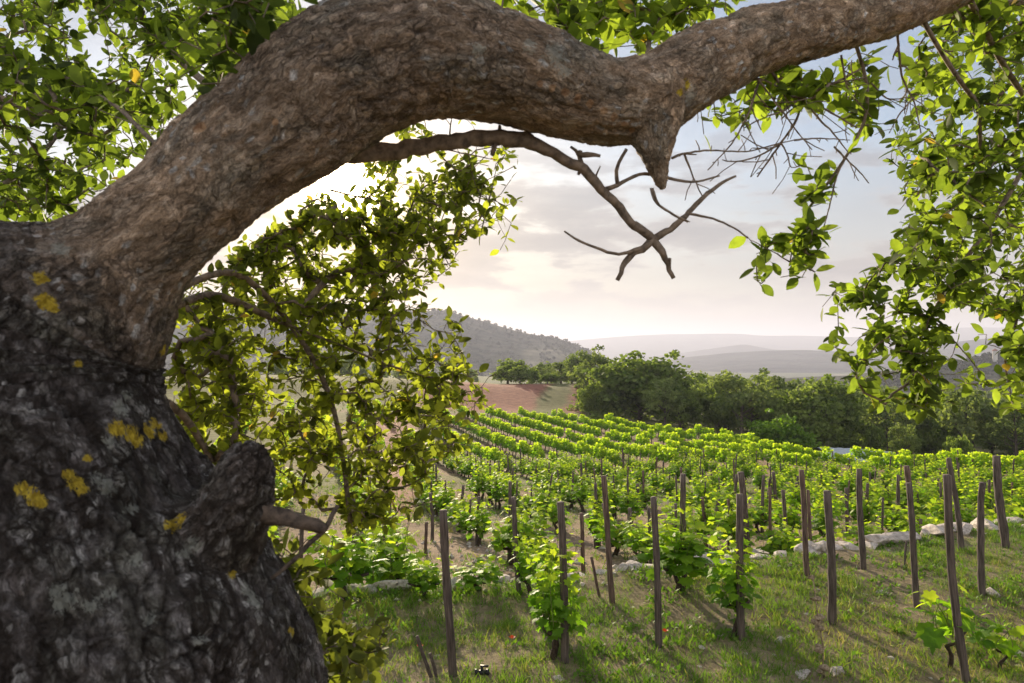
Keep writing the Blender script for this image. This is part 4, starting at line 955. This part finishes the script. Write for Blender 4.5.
o = mb.build('dead_branch', M['twig']); adopt(o, oak)
mb = MB()
br([(235, 500, 1.03, 13), (255, 508, 1.02, 12), (272, 517, 1.01, 8.5), (290, 521, 1.01, 7.5), (305, 523, 1.02, 7), (318, 527, 1.02, 6.5), (323, 529, 1.02, 5)], rough=0.25)
br([(338, 505, 1.05, 2), (326, 528, 1.03, 2.8), (312, 545, 1.02, 2.4), (290, 563, 1.01, 2.2), (272, 578, 1.0, 2)])
M['dark_twig'] = simple('dark_twig_bark', (0.12, 0.09, 0.07), 0.9, (0.035, 0.027, 0.022), 70, 0.005)
o = mb.build('broken_twig', M['dark_twig']); adopt(o, oak)
# the twig-and-leaf growth: every leafy shoot is joined to the nearest older wood
lt = []; lfc = []
stn = [(0.0, 0.02), (0.14, 0.17), (0.34, 0.27), (0.56, 0.285), (0.78, 0.20), (0.92, 0.09)]
for u, w in stn: lt += [(-w * (1 + 0.10 * ((u * 50) % 3 > 1.5)), u, 0.10 * w + 0.12 * u * (1 - u)), (0, u, 0.14 * u * (1 - u) - 0.02), (w, u, 0.10 * w + 0.12 * u * (1 - u))]
lt.append((0, 1.0, -0.05)); lt = np.array(lt)
for i in range(len(stn) - 1): a0 = i * 3; lfc += [(a0, a0 + 1, a0 + 4, a0 + 3), (a0 + 1, a0 + 2, a0 + 5, a0 + 4)]
a0 = (len(stn) - 1) * 3; lfc += [(a0, a0 + 1, a0 + 3 * 1), (a0 + 1, a0 + 2, a0 + 3)]
lfc = [f for f in lfc]
def in_poly(x, y, poly):
    c = False; j = len(poly) - 1
    for i in range(len(poly)):
        if (poly[i][1] > y) != (poly[j][1] > y) and x < (poly[j][0] - poly[i][0]) * (y - poly[i][1]) / (poly[j][1] - poly[i][1]) + poly[i][0]: c = not c
        j = i
    return c
def sample(poly, n, y0, y1, r):
    xs = [p[0] for p in poly]; ys = [p[1] for p in poly]; out = []
    while len(out) < n:
        x, y = r.uniform(min(xs), max(xs)), r.uniform(min(ys), max(ys))
        if in_poly(x, y, poly): out.append(np.array(P(x, y, r.uniform(y0, y1))))
    return out
def grow(name, mains, regions, seed, leafmat, lsize=(0.03, 0.05), nleaf=(6, 10), bare=False, tint=(0.5, 0.22), rmin=0.0011):
    r = random.Random(seed); nodes = []; parent = []
    for mpts in mains:
        p_, _ = path([(a, b, y, 1) for a, b, y in mpts]); p_, _ = resample(p_, [1] * len(p_), 0.05); prev = -1
        if nodes:
            d = np.linalg.norm(np.array(nodes) - p_[0], axis=1); 
            if d.min() < 0.12: prev = int(d.argmin())
        for q in p_: nodes.append(np.array(q)); parent.append(prev); prev = len(nodes) - 1
    tips = []
    for (poly, n, y0, y1) in regions: tips += sample(poly, n, y0, y1, r)
    tips = np.array(tips); alive = np.ones(len(tips), bool); nd = np.array(nodes)
    dist = np.full(len(tips), 9e9); near = np.zeros(len(tips), int)
    for c0 in range(len(tips)):
        d = np.linalg.norm(nd - tips[c0], axis=1); near[c0] = d.argmin(); dist[c0] = d.min()
    tip_nodes = []
    for _ in range(len(tips)):
        dd = np.where(alive, dist, 9e9); i = int(dd.argmin()); alive[i] = False
        s = nodes[near[i]]; e = tips[i]; L_ = np.linalg.norm(e - s)
        if L_ < 0.015: continue
        ee = e * (1 / e[1]); cpx = 512 + F * ee[0]; cpy = 350 - F * ee[2]
        if (cpx - 352) ** 2 + (cpy - 192) ** 2 < 20 ** 2: continue
        k = max(2, int(L_ / 0.035)); prev = near[i]; new = []
        off = np.array([r.gauss(0, 1) for _ in range(3)]) * L_ * 0.12; off[2] += L_ * 0.06
        for j in range(1, k + 1):
            u = j / k; q = s + (e - s) * u + off * math.sin(PI * u) + np.array([r.gauss(0, 1) for _ in range(3)]) * 0.004
            nodes.append(q); parent.append(prev); prev = len(nodes) - 1; new.append(q)
        tip_nodes.append(prev); base = len(nodes) - k; new = np.array(new)
        d = np.linalg.norm(tips[:, None, :] - new[None], axis=2); jm = d.argmin(1); dm = d.min(1)
        # growth prefers to leave from fresh wood only a little
        m_ = dm < dist; dist = np.where(m_, dm, dist); near = np.where(m_, base + jm, near)
    nt_ = np.zeros(len(nodes)); 
    for t_ in tip_nodes: nt_[t_] += 1
    for i in range(len(nodes) - 1, -1, -1):
        if parent[i] >= 0: nt_[parent[i]] += nt_[i] * 1.0
    # parents always have smaller index, so the accumulation above is complete
    rad = np.clip(rmin * np.maximum(nt_, 1) ** 0.38, rmin, 0.010)
    mb = MB(); seen = np.zeros(len(nodes), bool)
    order = sorted(range(len(nodes)), key=lambda i: -nt_[i])
    kids = [[] for _ in nodes]
    for i, p in enumerate(parent):
        if p >= 0: kids[p].append(i)
    for i in order:
        if seen[i]: continue
        ch = [i]; seen[i] = True
        while True:
            nx = [k for k in kids[ch[-1]] if not seen[k]]
            if not nx: break
            k = max(nx, key=lambda k: nt_[k]); seen[k] = True; ch.append(k)
        if parent[i] >= 0: ch = [parent[i]] + ch
        if len(ch) > 1:
            rr_ = [rad[c] for c in ch]
            if parent[i] >= 0: rr_[0] = rr_[1]
            mb.tube([nodes[c] for c in ch], rr_, 5 if rad[i] < 0.006 else 7, cap=False)
    o = mb.build('branch', M['twig']); adopt(o, oak)
    if bare: return
    pos, dr, nm, sc, ti = [], [], [], [], []
    for t_ in tip_nodes:
        ch = [t_]
        while parent[ch[-1]] >= 0 and len(ch) < 8: ch.append(parent[ch[-1]])
        d0 = nodes[ch[0]] - nodes[ch[min(2, len(ch) - 1)]]; d0 /= np.linalg.norm(d0) + 1e-6
        ctint = r.gauss(tint[0], tint[1] * 0.6); csz = r.uniform(*lsize)
        nl = r.randint(*nleaf); a0_ = r.uniform(0, 6)
        for j in range(nl):
            u = j / max(1, nl - 1) * (len(ch) - 1) * 0.9; i0 = int(u); fr = u - i0; i1 = min(i0 + 1, len(ch) - 1)
            p_ = nodes[ch[i0]] * (1 - fr) + nodes[ch[i1]] * fr
            a_ = a0_ + j * 2.4; s1 = np.cross(d0, [0.2, 0.3, 0.9]); s1 /= np.linalg.norm(s1) + 1e-6; s2 = np.cross(d0, s1)
            side = s1 * math.cos(a_) + s2 * math.sin(a_)
            ld = d0 * r.uniform(0.2, 0.9) + side * 0.9 + np.array([0, 0, -0.12])
            pos.append(p_ + side * 0.004); dr.append(ld); nm.append(np.array([r.gauss(0, 0.45), r.gauss(0, 0.45) - 0.15, 0.8])); sc.append(csz * r.uniform(0.65, 1.2)); ti.append(min(0.92, max(0, ctint + r.gauss(0, tint[1]))) if r.random() > 0.006 else 1.0)
    tv = lt.copy()
    V, L, Zs, T = inst(tv, lfc, pos, dr, nm, sc, ti)
    o = mesh_np('foliage', V, L, Zs, leafmat, None, {'tint': T}); adopt(o, oak); return o
# upper left
grow('ul', [[(190, 165, 1.2), (160, 150, 1.25), (120, 108, 1.5), (77, 83, 1.7), (30, 60, 1.9)], [(216, 92, 1.36), (235, 60, 1.45), (225, 20, 1.6), (215, -30, 1.8)], [(-60, 80, 2.0), (0, 97, 2.0), (35, 112, 1.9), (62, 127, 1.8), (110, 140, 1.6), (150, 160, 1.3)],
          [(-100, 240, 1.7), (-20, 200, 1.9), (40, 160, 2.2), (80, 100, 2.5)], [(216, 92, 1.36), (190, 70, 1.7), (150, 30, 2.0), (100, -10, 2.3)], [(160, 130, 1.25), (135, 125, 1.3), (100, 110, 1.5)]],
     [([(-40, -60), (290, -60), (292, 20), (262, 66), (205, 106), (152, 156), (88, 206), (60, 225), (-40, 235)], 820, 1.6, 3.3), ([(150, -20), (300, -20), (285, 45), (230, 90), (180, 100)], 28, 1.15, 1.4), ([(290, -20), (310, -20), (305, 25), (290, 30)], 4, 1.4, 1.6)],
     1, M['oak_leaf'], (0.03, 0.05), (6, 10), tint=(0.36, 0.26))
grow('near', [[(216, 92, 1.36), (225, 60, 1.2), (235, 20, 1.1), (240, -30, 1.05)]], [([(185, -20), (290, -20), (285, 40), (250, 85), (205, 92), (190, 50)], 13, 0.95, 1.15)], 15, M['oak_leaf'], (0.036, 0.05), (4, 6), tint=(0.08, 0.1))
# hanging foliage between trunk and vineyard
Rg = [(400, 118), (440, 108), (520, 150), (514, 240), (440, 290), (455, 320), (480, 345), (502, 378), (492, 420), (478, 455), (440, 485), (395, 498), (350, 478), (300, 470), (250, 455), (196, 462), (165, 430), (162, 380), (185, 300), (245, 238), (335, 192), (368, 168)]
grow('mid', [[(120, 330, 1.3), (180, 305, 1.6), (210, 288, 1.75), (243, 305, 1.85), (287, 325, 1.9), (340, 345, 2.0)], [(150, 300, 1.4), (233, 265, 1.7), (262, 290, 1.8), (290, 321, 1.9), (320, 368, 1.95), (337, 415, 2.0), (345, 470, 2.0), (350, 520, 2.0)],
           [(120, 400, 1.4), (173, 395, 1.6), (195, 430, 1.7), (215, 465, 1.75)], [(287, 325, 1.9), (342, 261, 2.1), (372, 278, 2.2), (395, 278, 2.25), (430, 220, 2.3), (450, 180, 2.3)], [(385, 308, 2.2), (395, 278, 2.25)], [(340, 345, 2.0), (400, 370, 2.1), (450, 385, 2.15), (480, 370, 2.2)],
           [(330, 190, 1.4), (370, 200, 1.9), (400, 160, 2.1), (410, 130, 2.2)]],
     [(Rg, 640, 1.7, 3.0), ([(240, 300), (330, 290), (440, 330), (490, 385), (470, 450), (390, 480), (260, 440), (190, 420)], 280, 1.8, 2.9), ([(335, 180), (440, 175), (500, 170), (505, 230), (430, 280), (340, 280)], 105, 1.9, 2.6), ([(225, 265), (300, 212), (350, 190), (440, 200), (430, 300), (300, 310), (230, 310)], 130, 1.9, 2.9), ([(236, 245), (330, 192), (372, 165), (400, 165), (345, 225), (300, 275), (230, 290)], 85, 1.9, 2.7), ([(330, 480), (440, 470), (430, 520), (350, 545)], 26, 1.8, 2.2), ([(165, 300), (240, 250), (250, 470), (200, 475), (160, 440)], 130, 1.7, 2.5), ([(190, 440), (330, 450), (330, 500), (280, 510), (215, 480)], 50, 1.8, 2.3)],
     2, M['mid_leaf'], (0.026, 0.044), (6, 10), tint=(0.42, 0.26))
# low olive shoots at the foot of the trunk
grow('low', [[(240, 690, 1.2), (290, 670, 1.45), (330, 650, 1.6), (360, 630, 1.7)], [(240, 640, 1.2), (285, 600, 1.5), (300, 570, 1.6)]],
     [([(262, 560), (310, 570), (345, 600), (388, 600), (402, 640), (360, 683), (340, 720), (300, 720)], 90, 1.45, 2.0), ([(255, 520), (290, 540), (330, 545), (330, 580), (275, 580)], 16, 1.5, 1.9)], 3, M['olive_leaf'], (0.03, 0.05), (6, 10), tint=(0.5, 0.25))
# right-hand curtain
grow('right', [[(915, 5, 1.76), (926, 28, 1.8), (950, 66, 1.85), (967, 93, 1.9), (981, 103, 2.0), (979, 143, 2.1), (985, 190, 2.2)], [(960, -20, 1.85), (1000, 60, 2.1), (1040, 120, 2.3), (1024, 170, 2.3), (988, 228, 2.3), (957, 271, 2.3), (931, 318, 2.3), (917, 335, 2.3), (914, 361, 2.3), (918, 400, 2.3)],
             [(940, 0, 1.8), (985, 40, 2.2), (1000, 110, 2.5)], [(1040, 120, 2.3), (1040, 220, 2.3), (1015, 335, 2.3), (1000, 350, 2.3), (1010, 390, 2.35)], [(931, 318, 2.3), (900, 300, 2.3), (870, 330, 2.3)], [(981, 103, 2.0), (1010, 110, 2.0), (1040, 100, 2.1)], [(931, 318, 2.3), (960, 345, 2.3), (990, 385, 2.3)]],
     [([(925, 30), (975, -20), (1070, -40), (1070, 300), (985, 310), (930, 300), (890, 250), (905, 190), (880, 160), (905, 110), (893, 70)], 640, 1.9, 3.5), ([(845, 270), (905, 255), (985, 280), (955, 345), (940, 420), (905, 400), (880, 412), (835, 385), (822, 345), (822, 300)], 105, 2.1, 2.5),
      ([(985, 300), (1060, 300), (1060, 410), (1000, 412), (960, 380)], 55, 2.1, 2.6), ([(900, 330), (960, 330), (955, 415), (905, 410)], 26, 2.2, 2.4)],
     4, M['oak_leaf'], (0.034, 0.058), (6, 9), tint=(0.46, 0.24))
# sprays under and over the limb
grow('under', [[(850, 30, 1.7), (864, 63, 1.75), (874, 117, 1.8), (854, 143, 1.8), (834, 177, 1.8), (812, 205, 1.8), (794, 217, 1.8), (792, 240, 1.8), (790, 262, 1.8)], [(760, 60, 1.6), (801, 97, 1.65), (784, 140, 1.7), (768, 160, 1.7), (751, 177, 1.7)], [(740, 60, 1.6), (720, 80, 1.62), (700, 105, 1.65)], [(801, 97, 1.65), (830, 120, 1.7), (850, 135, 1.75)]],
     [([(690, 85), (760, 72), (905, 50), (895, 85), (845, 105), (790, 112), (735, 135), (700, 140)], 62, 1.6, 2.0), ([(742, 235), (830, 225), (845, 250), (820, 275), (775, 292), (752, 280)], 26, 1.72, 1.9), ([(785, 150), (825, 165), (850, 200), (800, 200)], 7, 1.75, 1.9), ([(830, 90), (880, 90), (890, 140), (850, 135)], 8, 1.8, 2.0)],
     5, M['oak_leaf'], (0.035, 0.055), (5, 8), tint=(0.5, 0.19))
mb = MB(); tr = random.Random(77)
def twiglets(pts, w, depth=0):
    pts = np.array([P(a, b, y) for a, b, y in pts]); p_, r_ = resample(pts, np.linspace(w, w * 0.45, len(pts)) * 0.0019, 0.012)
    p_ = p_ + 0.0018 * np.stack([fbm(p_ * 70, 2, 1), fbm(p_ * 70, 2, 2), fbm(p_ * 70, 2, 3)], 1)
    mb.tube(p_, r_, 6, rough=0.15)
    tg_ = np.gradient(p_, axis=0); tg_ /= np.linalg.norm(tg_, axis=1)[:, None]
    for q in range(2, len(p_) - 1):
        if tr.random() > 0.42: continue
        sd = np.array([tr.gauss(0, 1), tr.gauss(0, 0.6), tr.gauss(0, 1)]); sd -= tg_[q] * sd.dot(tg_[q]); sd /= np.linalg.norm(sd) + 1e-6
        L_ = tr.choice([0.008, 0.012, 0.02, 0.045]) * tr.uniform(0.7, 1.3); d1 = tg_[q] * 0.8 + sd
        e1 = p_[q] + d1 * L_ * 0.5; e2 = e1 + (d1 + sd * 0.4 * tr.choice([-1, 1])) * L_ * 0.5
        mb.tube([p_[q], e1, e2], [r_[q] * 0.7, r_[q] * 0.6, max(0.0010, r_[q] * 0.5)], 5)
for pts, w in (([(812, 70, 1.66), (801, 97, 1.66), (799, 118, 1.67), (781, 143, 1.68), (757, 177, 1.7)], 2.4), ([(781, 143, 1.68), (760, 156, 1.66), (734, 163, 1.65), (722, 160, 1.64)], 1.5), ([(801, 97, 1.66), (827, 110, 1.7), (857, 128, 1.74)], 2.0),
     ([(801, 97, 1.66), (841, 80, 1.72), (871, 63, 1.76)], 2.2), ([(700, 92, 1.55), (724, 87, 1.57), (760, 78, 1.6), (801, 97, 1.66)], 2.0), ([(672, 158, 1.48), (684, 153, 1.5), (711, 150, 1.54), (747, 152, 1.6), (794, 140, 1.66)], 1.6),
     ([(834, 147, 1.76), (844, 157, 1.78), (858, 170, 1.8), (869, 183, 1.8)], 1.5), ([(854, 143, 1.8), (837, 173, 1.79), (831, 200, 1.78), (824, 227, 1.78)], 1.6), ([(897, 30, 1.8), (901, 77, 1.85), (914, 100, 1.88), (921, 133, 1.9)], 2.0),
     ([(871, 83, 1.78), (887, 100, 1.8), (914, 97, 1.85)], 1.4), ([(914, 97, 1.87), (897, 117, 1.85), (889, 133, 1.85)], 1.3), ([(841, 55, 1.7), (847, 90, 1.72), (871, 117, 1.78)], 1.6), ([(801, 97, 1.66), (786, 110, 1.64), (762, 118, 1.62), (744, 128, 1.62)], 1.7),
     ([(781, 143, 1.68), (792, 160, 1.68), (786, 170, 1.68), (800, 166, 1.68)], 1.2), ([(801, 97, 1.66), (820, 120, 1.66), (836, 136, 1.68), (848, 152, 1.7)], 1.6), ([(760, 78, 1.6), (750, 110, 1.58), (735, 140, 1.58), (708, 170, 1.56)], 1.6),
     ([(794, 140, 1.66), (815, 138, 1.68), (850, 140, 1.72)], 1.4), ([(684, 153, 1.5), (690, 170, 1.5), (702, 196, 1.5)], 1.6), ([(724, 87, 1.57), (705, 105, 1.56), (690, 120, 1.55)], 1.4), ([(741, 60, 1.58), (765, 88, 1.6), (790, 122, 1.62), (812, 150, 1.66)], 1.5),
     ([(790, 262, 1.8), (770, 250, 1.78), (750, 240, 1.75)], 1.2), ([(651, 188, 1.42), (652, 202, 1.42), (672, 214, 1.44), (690, 222, 1.46)], 1.2), ([(595, 182, 1.43), (590, 174, 1.42), (600, 166, 1.42)], 1.5), ([(450, 141, 1.36), (447, 128, 1.36), (452, 118, 1.36)], 1.2)):
    mb = MB(); twiglets(pts, w); o = mb.build('bare_twig', M['twig']); adopt(o, oak)
grow('over', [[(600, 70, 1.45), (570, 45, 1.5), (555, 10, 1.55), (545, -30, 1.6)], [(650, 70, 1.48), (640, 45, 1.55), (660, 15, 1.6), (700, -20, 1.7)], [(640, 45, 1.55), (600, 42, 1.6), (590, 50, 1.6)], [(500, 25, 1.4), (505, -20, 1.5)]],
     [([(475, -40), (760, -40), (735, 12), (690, 36), (655, 52), (600, 48), (560, 28), (500, 10)], 95, 1.5, 1.95), ([(545, 0), (735, 0), (690, 34), (650, 50), (590, 46)], 42, 1.5, 1.8)], 7, M['oak_leaf'], (0.034, 0.055), (5, 9), tint=(0.55, 0.19))

for o in list(bpy.data.objects):
    if '_used' in o:
        if not o['_used']:
            for c in list(o.children): bpy.data.objects.remove(c)
            bpy.data.objects.remove(o)
        else: del o['_used']

# ------------------------------------------------------------------ haze
m, t = newmat('haze')
pv = N(t, 'ShaderNodeVolumePrincipled', Density=0.00024, Anisotropy=0.25); pv.inputs['Color'].default_value = (0.73, 0.77, 0.96, 1)
o_ = N(t, 'ShaderNodeOutputMaterial'); t.links.new(pv.outputs[0], o_.inputs['Volume'])
mb = MB(); box(mb, (0, 0, 92), (42000, 42000, 376)); hz = mb.build('haze', m, None, False)
tag(hz, 'thin warm evening haze filling the valley air', 'haze', kind='stuff')
